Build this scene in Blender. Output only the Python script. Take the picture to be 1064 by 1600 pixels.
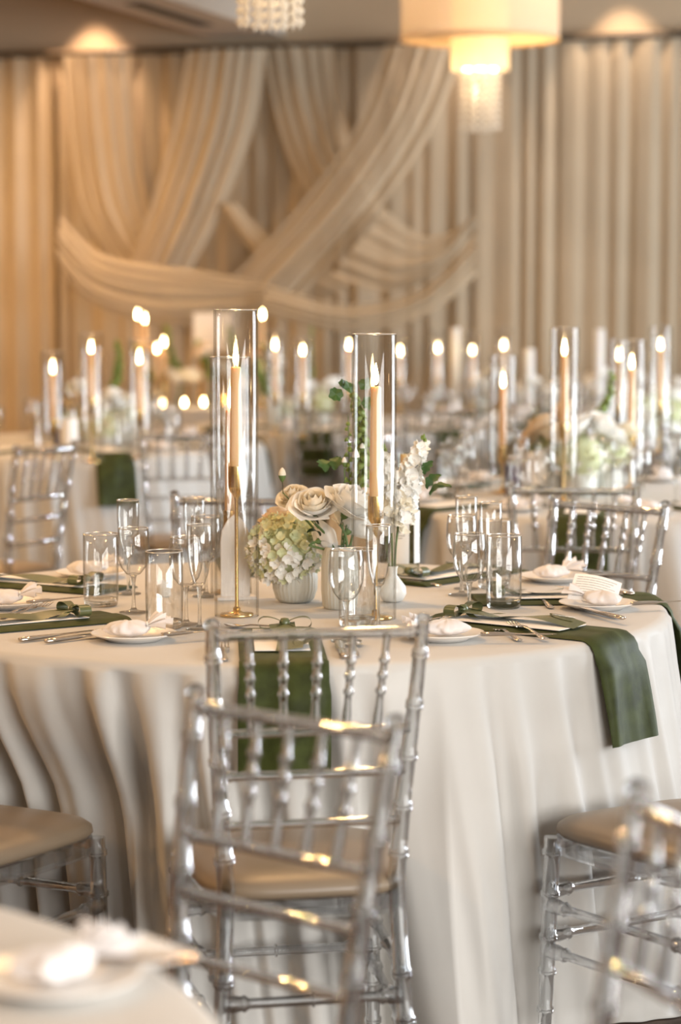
import bpy, math, random
from mathutils import Vector, Matrix, Euler
PI = math.pi
random.seed(7)
SC = bpy.context.scene
COL = SC.collection
for _o in list(bpy.data.objects):
    bpy.data.objects.remove(_o)

# ------------------------------------------------------------------ camera
F = 3740.0                      # focal length in pixels of the 1064 wide frame
CAMZ = 1.45
PITCH = math.atan(345.0 / F)
cd = bpy.data.cameras.new('camera')
cam = bpy.data.objects.new('camera', cd)
COL.objects.link(cam)
cd.sensor_fit = 'HORIZONTAL'
cd.sensor_width = 24.0
cd.lens = 24.0 * F / 1064.0
cam.location = (0, 0, CAMZ)
cam.rotation_euler = (PI / 2 - PITCH, 0, 0)
cd.clip_start = 0.05
cd.dof.use_dof = True
cd.dof.focus_distance = 4.95
cd.dof.aperture_fstop = 2.6
SC.camera = cam

# ------------------------------------------------------------------ view, world, large lights
SC.view_settings.view_transform = 'Standard'
SC.view_settings.look = 'None'
SC.view_settings.gamma = 1.0
SC.view_settings.use_curve_mapping = False
SC.view_settings.exposure = 0.40
SC.cycles.max_bounces = 10
SC.cycles.diffuse_bounces = 3
SC.cycles.glossy_bounces = 4
SC.cycles.transmission_bounces = 8
SC.cycles.transparent_max_bounces = 32
SC.cycles.caustics_reflective = False
SC.cycles.caustics_refractive = False
SC.cycles.sample_clamp_indirect = 4.0
SC.cycles.sample_clamp_direct = 0.0

world = bpy.data.worlds.new('world')
SC.world = world
world.use_nodes = True
world.node_tree.nodes['Background'].inputs[0].default_value = (0.80, 0.84, 0.90, 1)
world.node_tree.nodes['Background'].inputs[1].default_value = 0.55

# the room is turned against the view: U runs along the draped wall, V into the room's depth
RA = math.radians(17.0)
U = Vector((math.cos(RA), -math.sin(RA), 0))
V = Vector((math.sin(RA), math.cos(RA), 0))
W0 = Vector((0, 15.0, 0))
def room(u, v, z):
    p = W0 + U * u + V * v
    return Vector((p.x, p.y, z))

def area(name, loc, direction, sx, sy, power, color, spread=PI, disk=False):
    l = bpy.data.lights.new(name, 'AREA')
    l.shape = 'DISK' if disk else 'RECTANGLE'
    l.size = sx
    if not disk:
        l.size_y = sy
    l.energy = power
    l.color = color
    l.spread = spread
    o = bpy.data.objects.new(name, l)
    COL.objects.link(o)
    o.location = loc
    o.rotation_euler = Vector(direction).to_track_quat('-Z', 'Y').to_euler()
    return o
def spot(name, loc, direction, power, color, angle, blend, size):
    l = bpy.data.lights.new(name, 'SPOT')
    l.energy = power
    l.color = color
    l.spot_size = math.radians(angle)
    l.spot_blend = blend
    l.shadow_soft_size = size
    o = bpy.data.objects.new(name, l)
    COL.objects.link(o)
    o.location = loc
    o.rotation_euler = Vector(direction).to_track_quat('-Z', 'Y').to_euler()
    return o
DAY = (0.99, 0.975, 0.95)
DAYCOOL = (0.86, 0.93, 1.0)
WARM = (1.0, 0.57, 0.23)
# daylight standing in the two window bands of the side wall and in the end wall
area('window_light_near', room(7.35, -14.2, 1.55), -U, 6.0, 2.2, 390, DAY)
area('window_light_far', room(7.35, -4.6, 1.6), -U, 4.5, 2.2, 400, DAYCOOL)
area('window_light_end', room(3.9, -19.8, 1.6), V, 4.0, 2.2, 14, DAY)
# warm ceiling lights, unseen; some added to brighten the table and warm the cloth
for (u, v, e) in ((-3.6, -1.6, 60), (-1.7, -1.6, 34), (-4.2, -4.8, 70), (-4.0, -8.0, 60), (0.6, -6.6, 22), (-1.5, -6.0, 40),
                  (1.6, -2.2, 9), (2.5, -8.6, 24), (0.2, -10.6, 26), (-2.0, -11.4, 85), (-3.0, -14.5, 40), (0.9, -14.2, 42)):
    area('ceiling_light_and_fill', room(u, v, 3.46), (0, 0, -1), 0.3, 0, e, WARM, math.radians(150), True)

# ------------------------------------------------------------------ picture to place helpers
def ray(px, py):
    c, s = math.cos(PITCH), math.sin(PITCH)
    a, b = px - 532.0, 800.0 - py
    return Vector((a, F * c + b * s, -F * s + b * c))
def at(px, py, z):
    d = ray(px, py)
    t = (z - CAMZ) / d.z
    return Vector((d.x * t, d.y * t, z))
def deep(px, py, y):
    d = ray(px, py)
    t = y / d.y
    return Vector((d.x * t, y, CAMZ + d.z * t))
def on_wall(px, py, off=0.0):            # (u, z) on the draped wall or a plane in front of it
    d = ray(px, py)
    n = V
    t = (W0.dot(n) - off) / d.dot(n)
    p = Vector((0, 0, CAMZ)) + d * t
    return ((p - W0).dot(U), p.z)

# ------------------------------------------------------------------ materials
MATS = {}
def nodes_of(name):
    m = bpy.data.materials.new(name)
    m.use_nodes = True
    nt = m.node_tree
    return m, nt, nt.nodes['Principled BSDF']
def mat(name, col, rough=0.6, metal=0.0, var=0.0, scale=20.0, bump=0.0, bscale=200.0, spec=0.5, sheen=0.0, trans=0.0, sss=0.0, coat=0.0, stretch=None):
    m, nt, b = nodes_of(name)
    b.inputs['Base Color'].default_value = (*col, 1)
    b.inputs['Roughness'].default_value = rough
    b.inputs['Metallic'].default_value = metal
    b.inputs['Specular IOR Level'].default_value = spec
    if sheen:
        b.inputs['Sheen Weight'].default_value = sheen
        b.inputs['Sheen Roughness'].default_value = 0.4
        b.inputs['Sheen Tint'].default_value = (*[min(1, c * 3 + 0.1) for c in col], 1)
    if coat:
        b.inputs['Coat Weight'].default_value = coat
        b.inputs['Coat Roughness'].default_value = 0.1
    if sss:
        b.inputs['Subsurface Weight'].default_value = sss
        b.inputs['Subsurface Radius'].default_value = (1.0, 0.55, 0.3)
        b.inputs['Subsurface Scale'].default_value = 0.02
    tc = None
    if var or bump:
        tc = nt.nodes.new('ShaderNodeTexCoord')
        mp = nt.nodes.new('ShaderNodeMapping')
        nt.links.new(tc.outputs['Object'], mp.inputs[0])
        if stretch:
            mp.inputs['Scale'].default_value = stretch
    if var:
        n = nt.nodes.new('ShaderNodeTexNoise')
        n.inputs['Scale'].default_value = scale
        n.inputs['Detail'].default_value = 4
        nt.links.new(mp.outputs[0], n.inputs['Vector'])
        r = nt.nodes.new('ShaderNodeValToRGB')
        r.color_ramp.elements[0].position = 0.3
        r.color_ramp.elements[1].position = 0.7
        r.color_ramp.elements[0].color = (*[c * (1 - var) for c in col], 1)
        r.color_ramp.elements[1].color = (*[min(1, c * (1 + var)) for c in col], 1)
        nt.links.new(n.outputs[0], r.inputs[0])
        nt.links.new(r.outputs[0], b.inputs['Base Color'])
    if bump:
        n2 = nt.nodes.new('ShaderNodeTexNoise')
        n2.inputs['Scale'].default_value = bscale
        n2.inputs['Detail'].default_value = 3
        nt.links.new(mp.outputs[0], n2.inputs['Vector'])
        bp = nt.nodes.new('ShaderNodeBump')
        bp.inputs['Strength'].default_value = bump
        bp.inputs['Distance'].default_value = 0.002
        nt.links.new(n2.outputs[0], bp.inputs['Height'])
        nt.links.new(bp.outputs[0], b.inputs['Normal'])
    if trans:
        t = nt.nodes.new('ShaderNodeBsdfTranslucent')
        t.inputs[0].default_value = (*col, 1)
        mx = nt.nodes.new('ShaderNodeMixShader')
        mx.inputs[0].default_value = trans
        nt.links.new(b.outputs[0], mx.inputs[1])
        nt.links.new(t.outputs[0], mx.inputs[2])
        nt.links.new(mx.outputs[0], nt.nodes['Material Output'].inputs[0])
    MATS[name] = m
    return m
def sheer_mat(name, col, clear, trans):
    m = mat(name, col, 0.75, var=0.05, scale=3.0, spec=0.15, trans=trans)
    nt = m.node_tree
    out = nt.nodes['Material Output']
    src = out.inputs[0].links[0].from_socket
    tr = nt.nodes.new('ShaderNodeBsdfTransparent')
    mx = nt.nodes.new('ShaderNodeMixShader')
    mx.inputs[0].default_value = clear
    nt.links.new(src, mx.inputs[1])
    nt.links.new(tr.outputs[0], mx.inputs[2])
    nt.links.new(mx.outputs[0], out.inputs[0])
    return m
def thin_glass(name, tint, edge, refl=1.0, rough=0.0, power=3.0, graze=0.45):
    """A thin clear wall: transparent, greyer where one looks along it, mirroring by Fresnel."""
    m, nt, b = nodes_of(name)
    nt.nodes.remove(b)
    out = nt.nodes['Material Output']
    lw = nt.nodes.new('ShaderNodeLayerWeight')
    lw.inputs[0].default_value = 0.5
    pw = nt.nodes.new('ShaderNodeMath')
    pw.operation = 'POWER'
    pw.inputs[1].default_value = power
    nt.links.new(lw.outputs['Facing'], pw.inputs[0])
    mc = nt.nodes.new('ShaderNodeMix')
    mc.data_type = 'RGBA'
    mc.inputs['A'].default_value = (*tint, 1)
    mc.inputs['B'].default_value = (*edge, 1)
    nt.links.new(pw.outputs[0], mc.inputs['Factor'])
    tr = nt.nodes.new('ShaderNodeBsdfTransparent')
    nt.links.new(mc.outputs['Result'], tr.inputs[0])
    gl = nt.nodes.new('ShaderNodeBsdfGlossy')
    gl.inputs['Roughness'].default_value = rough
    p5 = nt.nodes.new('ShaderNodeMath')
    p5.operation = 'POWER'
    p5.inputs[1].default_value = 5.0
    nt.links.new(lw.outputs['Facing'], p5.inputs[0])
    ml = nt.nodes.new('ShaderNodeMath')
    ml.operation = 'MULTIPLY_ADD'
    ml.use_clamp = True
    ml.inputs[1].default_value = graze * refl
    ml.inputs[2].default_value = 0.035 * refl
    nt.links.new(p5.outputs[0], ml.inputs[0])
    mx = nt.nodes.new('ShaderNodeMixShader')
    nt.links.new(ml.outputs[0], mx.inputs[0])
    nt.links.new(tr.outputs[0], mx.inputs[1])
    nt.links.new(gl.outputs[0], mx.inputs[2])
    nt.links.new(mx.outputs[0], out.inputs[0])
    MATS[name] = m
    return m
def clear_solid(name, tint, ior, share, rough=0.0):
    """Solid clear plastic or glass: refracting, with part of the light passing straight on."""
    m, nt, b = nodes_of(name)
    nt.nodes.remove(b)
    out = nt.nodes['Material Output']
    g = nt.nodes.new('ShaderNodeBsdfGlass')
    g.inputs['Color'].default_value = (*tint, 1)
    g.inputs['Roughness'].default_value = rough
    g.inputs['IOR'].default_value = ior
    tr = nt.nodes.new('ShaderNodeBsdfTransparent')
    tr.inputs[0].default_value = (*tint, 1)
    mx = nt.nodes.new('ShaderNodeMixShader')
    mx.inputs[0].default_value = share
    nt.links.new(g.outputs[0], mx.inputs[1])
    nt.links.new(tr.outputs[0], mx.inputs[2])
    nt.links.new(mx.outputs[0], out.inputs[0])
    MATS[name] = m
    return m
def emit(name, col, strength):
    m, nt, b = nodes_of(name)
    nt.nodes.remove(b)
    e = nt.nodes.new('ShaderNodeEmission')
    e.inputs[0].default_value = (*col, 1)
    e.inputs[1].default_value = strength
    nt.links.new(e.outputs[0], nt.nodes['Material Output'].inputs[0])
    MATS[name] = m
    return m

mat('carpet', (0.075, 0.045, 0.028), 0.95, var=0.35, scale=14, bump=0.5, bscale=300)
mat('wall_paint', (0.52, 0.40, 0.27), 0.8, var=0.03, scale=2)
mat('ceiling_paint', (0.58, 0.52, 0.45), 0.85)
mat('vent_black', (0.03, 0.03, 0.03), 0.6)
mat('rod', (0.10, 0.075, 0.05), 0.5)
mat('drape', (0.49, 0.405, 0.295), 0.8, var=0.06, scale=2.0, spec=0.2, trans=0.1)
sheer_mat('sheer', (0.64, 0.54, 0.40), 0.22, 0.25)
mat('cloth', (0.555, 0.535, 0.50), 0.55, var=0.02, scale=8, bump=0.15, bscale=900, spec=0.3, sheen=0.15)
mat('white_cloth', (0.85, 0.85, 0.85), 0.6, spec=0.3)
mat('velvet', (0.040, 0.050, 0.012), 0.55, var=0.35, scale=25, bump=0.2, bscale=600, spec=0.18, sheen=0.10)
mat('satin_green', (0.105, 0.120, 0.048), 0.32, var=0.15, scale=40, spec=0.6)
mat('tag_green', (0.075, 0.080, 0.030), 0.45, var=0.1)
mat('paper', (0.92, 0.90, 0.87), 0.7, var=0.02)
mat('ink', (0.38, 0.36, 0.35), 0.8)
mat('white_ink', (0.9, 0.9, 0.88), 0.6)
mat('tissue', (0.90, 0.87, 0.86), 0.7, var=0.03, scale=40, bump=0.4, bscale=120, trans=0.3)
mat('china', (0.86, 0.83, 0.79), 0.28, coat=0.2)
mat('steel', (0.62, 0.55, 0.48), 0.16, 1.0)
mat('gold', (0.80, 0.55, 0.22), 0.2, 1.0)
mat('wax', (0.82, 0.54, 0.27), 0.45, sss=0.35)
mat('wax_white', (0.80, 0.80, 0.78), 0.5, sss=0.2)
mat('wick', (0.03, 0.02, 0.02), 0.9)
emit('flame', (1.0, 0.70, 0.34), 55)
emit('bulb', (1.0, 0.80, 0.52), 14)
mat('seat_satin', (0.205, 0.155, 0.105), 0.38, var=0.05, scale=6, bump=0.1, bscale=800, spec=0.5, sheen=0.1)
mat('ceramic', (0.66, 0.66, 0.60), 0.45, var=0.06, scale=30, stretch=(3, 3, 0.4))
mat('ceramic_white', (0.80, 0.79, 0.75), 0.35)
mat('sign_white', (0.85, 0.80, 0.76), 0.5)
mat('petal_cream', (0.94, 0.87, 0.72), 0.6, var=0.04, scale=20, trans=0.22)
mat('petal_white', (0.96, 0.945, 0.90), 0.6, var=0.04, scale=20, trans=0.22)
mat('petal_peach', (0.92, 0.76, 0.56), 0.6, var=0.05, scale=20, trans=0.22)
mat('petal_green', (0.74, 0.78, 0.50), 0.6, var=0.08, scale=30, trans=0.22)
mat('petal_yellow', (0.80, 0.77, 0.46), 0.6, var=0.08, scale=30, trans=0.22)
mat('stem', (0.10, 0.16, 0.045), 0.6, var=0.2, scale=30)
mat('leaf', (0.055, 0.12, 0.028), 0.5, var=0.25, scale=25, trans=0.2)
mat('leaf_dark', (0.018, 0.040, 0.012), 0.4, var=0.2, scale=25, trans=0.1)
mat('bract', (0.28, 0.38, 0.09), 0.55, var=0.2, scale=40, trans=0.3)
mat('navy', (0.02, 0.022, 0.075), 0.4)
mat('purple_print', (0.16, 0.13, 0.22), 0.5, var=0.6, scale=60)
mat('shade_fabric', (0.85, 0.70, 0.48), 0.8, trans=0.6)
sheer_mat('shade_sheer', (0.85, 0.77, 0.64), 0.35, 0.45)
thin_glass('hurricane', (0.985, 0.985, 0.98), (0.40, 0.38, 0.34), 1.5, power=5.0, graze=0.2)
thin_glass('stemware', (0.985, 0.985, 0.98), (0.50, 0.48, 0.44), 2.0, power=4.0)
thin_glass('bottle_glass', (0.84, 0.86, 0.81), (0.20, 0.21, 0.18), 2.2, power=2.5)
clear_solid('acrylic', (0.865, 0.875, 0.885), 1.47, 0.36, 0.0)
clear_solid('solid_glass', (0.95, 0.95, 0.94), 1.45, 0.35)
mat('lip_highlight', (0.80, 0.76, 0.70), 0.12, 0.6, spec=0.8)  # pale half metal tone stands in for the highlight on glass rims
mat('crystal', (0.92, 0.88, 0.80), 0.05, spec=0.8, coat=0.6, trans=0.65)
thin_glass('window_glass', (0.95, 0.97, 0.97), (0.7, 0.72, 0.72), 1.0)

# ------------------------------------------------------------------ mesh building
class MB:
    def __init__(self):
        self.v, self.f, self.m = [], [], []
    def grid(self, fn, nu, nv, closed=False, m=0):
        b = len(self.v)
        for i in range(nu):
            for j in range(nv):
                self.v.append(tuple(fn(i / (nu if closed else nu - 1), j / (nv - 1))))
        for i in range(nu if closed else nu - 1):
            k = (i + 1) % nu
            for j in range(nv - 1):
                self.f.append((b + i * nv + j, b + k * nv + j, b + k * nv + j + 1, b + i * nv + j + 1))
                self.m.append(m)
        return self
    def lathe(self, prof, n=20, c=(0, 0, 0), m=0):
        b = len(self.v)
        for r, z in prof:
            for i in range(n):
                a = 2 * PI * i / n
                self.v.append((c[0] + r * math.cos(a), c[1] + r * math.sin(a), c[2] + z))
        for j in range(len(prof) - 1):
            for i in range(n):
                k = (i + 1) % n
                self.f.append((b + j * n + i, b + j * n + k, b + (j + 1) * n + k, b + (j + 1) * n + i))
                self.m.append(m)
        for j, flip in ((0, True), (len(prof) - 1, False)):
            if prof[j][0] > 1e-5 and getattr(self, 'cap', True):
                idx = [b + j * n + i for i in range(n)]
                self.f.append(tuple(idx[::-1] if flip else idx))
                self.m.append(m)
        return self
    def rings(self, rings, cap=True, m=0):
        b = len(self.v)
        n = len(rings[0])
        for r in rings:
            self.v.extend(tuple(p) for p in r)
        for j in range(len(rings) - 1):
            for i in range(n):
                k = (i + 1) % n
                self.f.append((b + j * n + i, b + j * n + k, b + (j + 1) * n + k, b + (j + 1) * n + i))
                self.m.append(m)
        if cap:
            self.f.append(tuple(b + i for i in range(n))[::-1])
            self.f.append(tuple(b + (len(rings) - 1) * n + i for i in range(n)))
            self.m += [m, m]
        return self
    def tube(self, pts, prof, n=8, m=0, flat=None, up=(0, 0, 1), cap=True):
        """prof: list of (t, r); flat: list of heights, r then being the half width."""
        pts = [Vector(p) for p in pts]
        seg = [(pts[i + 1] - pts[i]).length for i in range(len(pts) - 1)]
        tot = sum(seg)
        rs = []
        for q, (t, r) in enumerate(prof):
            d = max(0, min(1, t)) * tot
            i = 0
            while i < len(seg) - 1 and d > seg[i]:
                d -= seg[i]
                i += 1
            p = pts[i] + (pts[i + 1] - pts[i]) * (d / seg[i])
            tan = (pts[i + 1] - pts[i]).normalized()
            if d < 1e-4 and i > 0:
                tan = (pts[i + 1] - pts[i - 1]).normalized()
            upv = Vector(up)
            if abs(tan.dot(upv)) > 0.95:
                upv = Vector((0, 1, 0))
            s = tan.cross(upv).normalized()
            w = s.cross(tan)
            h = flat[q] if flat else r
            rs.append([p + s * (r * math.cos(2 * PI * k / n)) + w * (h * math.sin(2 * PI * k / n)) for k in range(n)])
        return self.rings(rs, cap, m)
    def box(self, a, b, m=0):
        x0, y0, z0 = a
        x1, y1, z1 = b
        o = len(self.v)
        self.v += [(x0, y0, z0), (x1, y0, z0), (x1, y1, z0), (x0, y1, z0), (x0, y0, z1), (x1, y0, z1), (x1, y1, z1), (x0, y1, z1)]
        for f in ((3, 2, 1, 0), (4, 5, 6, 7), (0, 1, 5, 4), (1, 2, 6, 5), (2, 3, 7, 6), (3, 0, 4, 7)):
            self.f.append(tuple(o + i for i in f))
            self.m.append(m)
        return self
    def mesh(self, name, *mats, smooth=True, angle=50):
        me = bpy.data.meshes.new(name)
        me.from_pydata(self.v, [], self.f)
        for x in mats:
            me.materials.append(MATS[x])
        if len(mats) > 1:
            me.polygons.foreach_set('material_index', self.m)
        if smooth:
            me.polygons.foreach_set('use_smooth', [True] * len(me.polygons))
            if angle:
                me.set_sharp_from_angle(angle=math.radians(angle))
        me.update()
        return me
def ob(name, me, parent=None, loc=(0, 0, 0), rot=(0, 0, 0), scale=(1, 1, 1), label=None, cat=None, group=None, kind=None):
    o = bpy.data.objects.new(name, me)
    COL.objects.link(o)
    if parent:
        o.parent = parent
    o.location = loc
    o.rotation_euler = rot
    o.scale = scale
    if label: o['label'] = label
    if cat: o['category'] = cat
    if group: o['group'] = group
    if kind: o['kind'] = kind
    return o
def thing(name, label, cat, loc=(0, 0, 0), rotz=0, group=None, parts=(), scale=1.0):
    o = ob(name, None, None, loc, rotz if isinstance(rotz, Euler) else (0, 0, rotz), (scale,) * 3, label, cat, group)
    o.empty_display_size = 0.1
    for p in parts:
        c = ob(p[0], p[1], o, *(p[2] if len(p) > 2 else ()))
        for s in (p[3] if len(p) > 3 else ()):
            ob(s[0], s[1], c)
    return o
def spline(pts, n):
    """Catmull-Rom through pts, n samples."""
    P = [Vector(p) for p in pts]
    P = [P[0] * 2 - P[1]] + P + [P[-1] * 2 - P[-2]]
    k = len(P) - 3
    out = []
    for i in range(n):
        x = i / (n - 1) * k
        j = min(int(x), k - 1)
        t = x - j
        a, b, c, d = P[j:j + 4]
        out.append(0.5 * ((2 * b) + (c - a) * t + (2 * a - 5 * b + 4 * c - d) * t * t + (3 * b - a - 3 * c + d) * t ** 3))
    return out
def struct(name, me, parent=None, label=None):
    o = ob(name, me, parent, kind=None if parent else 'structure')
    if label: o['label'] = label
    if not parent: o['category'] = name.split('_')[0]
    return o

# ------------------------------------------------------------------ the room
def room_box(mb, u0, u1, v0, v1, z0, z1, m=0):
    c = [room(u, v, z) for z in (z0, z1) for (u, v) in ((u0, v0), (u1, v0), (u1, v1), (u0, v1))]
    o = len(mb.v)
    mb.v += [tuple(p) for p in c]
    for f in ((3, 2, 1, 0), (4, 5, 6, 7), (0, 1, 5, 4), (1, 2, 6, 5), (2, 3, 7, 6), (3, 0, 4, 7)):
        mb.f.append(tuple(o + i for i in f))
        mb.m.append(m)
    return mb
CEIL = 3.55
struct('floor', room_box(MB(), -7.2, 7.8, -20.2, 0.2, -0.1, 0.0).mesh('floor', 'carpet', smooth=False), label='dark brown patterned carpet floor between the tables')
struct('ceiling', room_box(MB(), -7.2, 7.8, -20.2, 0.2, CEIL, CEIL + 0.1).mesh('ceiling', 'ceiling_paint', smooth=False), label='pale ceiling above the hall')
struct('wall_back', room_box(MB(), -7.2, 7.8, 0.0, 0.2, 0, CEIL).mesh('wall_back', 'wall_paint', smooth=False), label='beige wall strip above the drapes')
struct('wall_left', room_box(MB(), -7.2, -7.0, -20.2, 0.0, 0, CEIL).mesh('wall_left', 'wall_paint', smooth=False), label='beige side wall on the warm lit side')
wr = MB()
for (v0, v1, z0, z1) in ((-20.2, -17.3, 0, CEIL), (-11.1, -6.9, 0, CEIL), (-2.3, 0, 0, CEIL), (-17.3, -11.1, 0, 0.4), (-17.3, -11.1, 2.7, CEIL), (-6.9, -2.3, 0, 0.45), (-6.9, -2.3, 2.75, CEIL)):
    room_box(wr, 7.5, 7.7, v0, v1, z0, z1)
struct('wall_right', wr.mesh('wall_right', 'wall_paint', smooth=False), label='beige side wall with the window bands')
we = MB()
for (u0, u1, z0, z1) in ((-7.2, 1.8, 0, CEIL), (6.0, 7.8, 0, CEIL), (1.8, 6.0, 0, 0.45), (1.8, 6.0, 2.75, CEIL)):
    room_box(we, u0, u1, -20.2, -20.0, z0, z1)
struct('wall_front', we.mesh('wall_front', 'wall_paint', smooth=False), label='beige end wall with window')
def window(name, frames, panes, label):
    mb = MB()
    for a in frames: room_box(mb, *a)
    w = struct(name, mb.mesh(name, 'ceiling_paint', smooth=False), label=label)
    for a in panes:
        struct('pane', room_box(MB(), *a).mesh('pane', 'window_glass', smooth=False), w)
window('window_1', [(7.52, 7.6, -17.3 + 1.55 * i - 0.04, -17.3 + 1.55 * i + 0.04, 0.4, 2.7) for i in range(5)],
       [(7.55, 7.56, -17.3 + 1.55 * i + 0.04, -17.3 + 1.55 * (i + 1) - 0.04, 0.4, 2.7) for i in range(4)], 'long window band beside the camera')
window('window_2', [(7.52, 7.6, -6.9 + 1.53 * i - 0.04, -6.9 + 1.53 * i + 0.04, 0.45, 2.75) for i in range(4)],
       [(7.55, 7.56, -6.9 + 1.53 * i + 0.04, -6.9 + 1.53 * (i + 1) - 0.04, 0.45, 2.75) for i in range(3)], 'window band near the draped wall')
window('window_3', [(1.8 + 1.4 * i - 0.04, 1.8 + 1.4 * i + 0.04, -20.14, -20.06, 0.45, 2.75) for i in range(4)],
       [(1.8 + 1.4 * i + 0.04, 1.8 + 1.4 * (i + 1) - 0.04, -20.11, -20.1, 0.45, 2.75) for i in range(3)], 'window in the end wall')
# soffit with linear air slots
bm_ = struct('trim_1', room_box(MB(), -0.83, -0.36, -16.0, 0.0, 3.03, CEIL).mesh('soffit', 'ceiling_paint', smooth=False), label='pale ceiling soffit running to the draped wall')
for k in range(8):
    struct('air_slot', room_box(MB(), -0.66, -0.56, -1.9 - 2.0 * k, -0.75 - 2.0 * k, 3.022, 3.034).mesh('air_slot', 'vent_black', smooth=False), bm_)

# ------------------------------------------------------------------ drapes
ROD_Z = on_wall(532, 78)[1]
def drape_panel(u0, u1, folds, seed, label, off=0.10, amp=0.032, mat_='drape'):
    rnd = random.Random(seed)
    ph = [rnd.uniform(0, 2 * PI) for _ in range(4)]
    n = int(folds * 8)
    def fn(a, b):
        u = u0 + (u1 - u0) * a
        x = folds * a * 2 * PI
        w = x + 1.2 * math.sin(x * 0.31 + ph[0]) + 0.8 * math.sin(x * 0.17 + ph[1])
        s = math.sin(w)
        d = amp * (0.55 + 0.45 * b) * (s + 0.35 * math.sin(2 * w + ph[2])) * (0.7 + 0.3 * math.sin(x * 0.23 + ph[3]))
        return room(u + 0.012 * math.sin(w * 0.5 + ph[2]) * b, -off - d, ROD_Z + (0.01 - ROD_Z) * b)
    me = MB().grid(fn, n, 16).mesh('curtain', mat_, angle=0)
    return ob('curtain', me, label=label, cat='curtain', group='pleated drapes on the back wall')
uL = on_wall(97, 300)[0]
uR = on_wall(748, 300)[0]
drape_panel(-6.9, uL, 32, 1, 'cream pleated drape at the warm lit end, beside the gathered swags')
drape_panel(uL, uR, 19, 2, 'cream pleated drape behind the crossing sheer swags', off=0.08, amp=0.035)
drape_panel(uR, 7.4, 46, 3, 'cream pleated drape on the side with the large drum pendant')
r = MB().tube([room(-6.95, -0.1, ROD_Z + 0.02), room(7.45, -0.1, ROD_Z + 0.02)], [(0, 0.022), (1, 0.022)], 8)
ob('curtain_rod', r.mesh('curtain_rod', 'rod'), label='long dark rod above the cream drapes', cat='curtain rod')
def sheer_panel(ea, eb, folds, off, amp, seed, label, name='sheer_swag', nn=40):
    """Fabric between two edge curves given on the wall; folds run along it."""
    rnd = random.Random(seed)
    A = spline([(*on_wall(*p, off), 0) for p in ea], nn)
    B = spline([(*on_wall(*p, off), 0) for p in eb], nn)
    ph = [rnd.uniform(0, 6.28) for _ in range(3)]
    nu = int(folds * 8) + 1
    def fn(a, b):
        j = min(int(b * (nn - 1) + 0.5), nn - 1)
        p = A[j].lerp(B[j], a)
        x = a * folds * 2 * PI
        w = x + 0.9 * math.sin(x * 0.4 + ph[0] + b) + 0.5 * math.sin(b * 5 + ph[1])
        s = math.sin(w) + 0.4 * math.sin(2.3 * w + ph[2])
        return room(p.x, -off - 0.75 * amp * s - 0.06 * math.sin(PI * a), p.y)
    me = MB().grid(fn, nu, nn).mesh(name, 'sheer', angle=0)
    return ob(name, me, label=label, cat='drapery', group='sheer swags gathered on the wall')
sheer_panel([(96, 88), (106, 220), (128, 330), (180, 410)], [(205, 86), (212, 190), (228, 300), (262, 405)], 5, 0.18, 0.022, 11, 'sheer panel falling from the rod at the warm spotlit end')
sheer_panel([(405, 76), (425, 180), (465, 285), (520, 360)], [(525, 74), (535, 150), (562, 240), (610, 335)], 5, 0.18, 0.022, 12, 'sheer panel slanting behind the broad diagonal sash')
sheer_panel([(292, 80), (270, 200), (238, 320), (208, 415)], [(415, 76), (398, 200), (352, 330), (296, 432)], 6, 0.30, 0.024, 13, 'sheer sash slanting down from the rod middle to the warm side')
sheer_panel([(600, 72), (560, 190), (472, 320), (352, 445)], [(728, 70), (684, 190), (604, 320), (470, 470)], 7, 0.42, 0.024, 14, 'broad diagonal sheer sash below the drum pendant')
sheer_panel([(345, 318), (378, 372), (425, 425), (510, 470)], [(372, 318), (415, 362), (475, 405), (560, 440)], 3, 0.31, 0.012, 15, 'narrow sheer strip crossing under the broad sash')
sheer_panel([(95, 338), (150, 392), (230, 412), (330, 425), (420, 445)], [(95, 425), (150, 478), (255, 508), (370, 500), (460, 472)], 5, 0.62, 0.020, 16, 'curved lower sheer swag at the warm side')
sheer_panel([(746, 330), (705, 362), (655, 366), (604, 330)], [(746, 352), (690, 425), (610, 455), (520, 430)], 4, 0.54, 0.020, 17, 'small curved sheer swag beside the plain drape')
sheer_panel([(746, 362), (664, 448), (545, 476), (420, 446)], [(746, 430), (664, 494), (545, 520), (410, 492)], 4, 0.72, 0.020, 18, 'lowest curved sheer swag above the head table')
# wall washers above the drapes
for (px, e, c) in ((150, 85, (1.0, 0.66, 0.42)), (690, 50, (1.0, 0.72, 0.5)), (975, 55, (1.0, 0.74, 0.52))):
    u = on_wall(px, 100)[0]
    spot('wall_washer', room(u, -0.30, CEIL - 0.02), V * 0.12 + Vector((0, 0, -1)), e, c, 62, 0.5, 0.03)

# ------------------------------------------------------------------ pendants
def strand_mesh():
    mb = MB()
    z = 0.0
    for k in range(9):
        r = 0.013
        mb.lathe([(0.0008, z), (r * 0.8, z - r * 0.5), (r, z - r), (r * 0.8, z - r * 1.5), (0.0008, z - 2 * r)], 6)
        for i in range(1):
            pass
        z -= 0.034
        mb.lathe([(0.0015, z + 0.009), (0.0015, z)], 4)
    return mb.mesh('crystal_strand', 'crystal', angle=20)
STR = strand_mesh()
def shade_wall(r, h, m):
    return MB().grid(lambda a, b: (r * math.cos(2 * PI * a), r * math.sin(2 * PI * a), h * b), 48, 3, True).mesh('shade', m, angle=0)
def ring_disk(r0, r1, z, m):
    return MB().grid(lambda a, b: ((r0 + (r1 - r0) * b) * math.cos(2 * PI * a), (r0 + (r1 - r0) * b) * math.sin(2 * PI * a), z), 48, 3, True).mesh('disk', m, angle=0)
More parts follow.
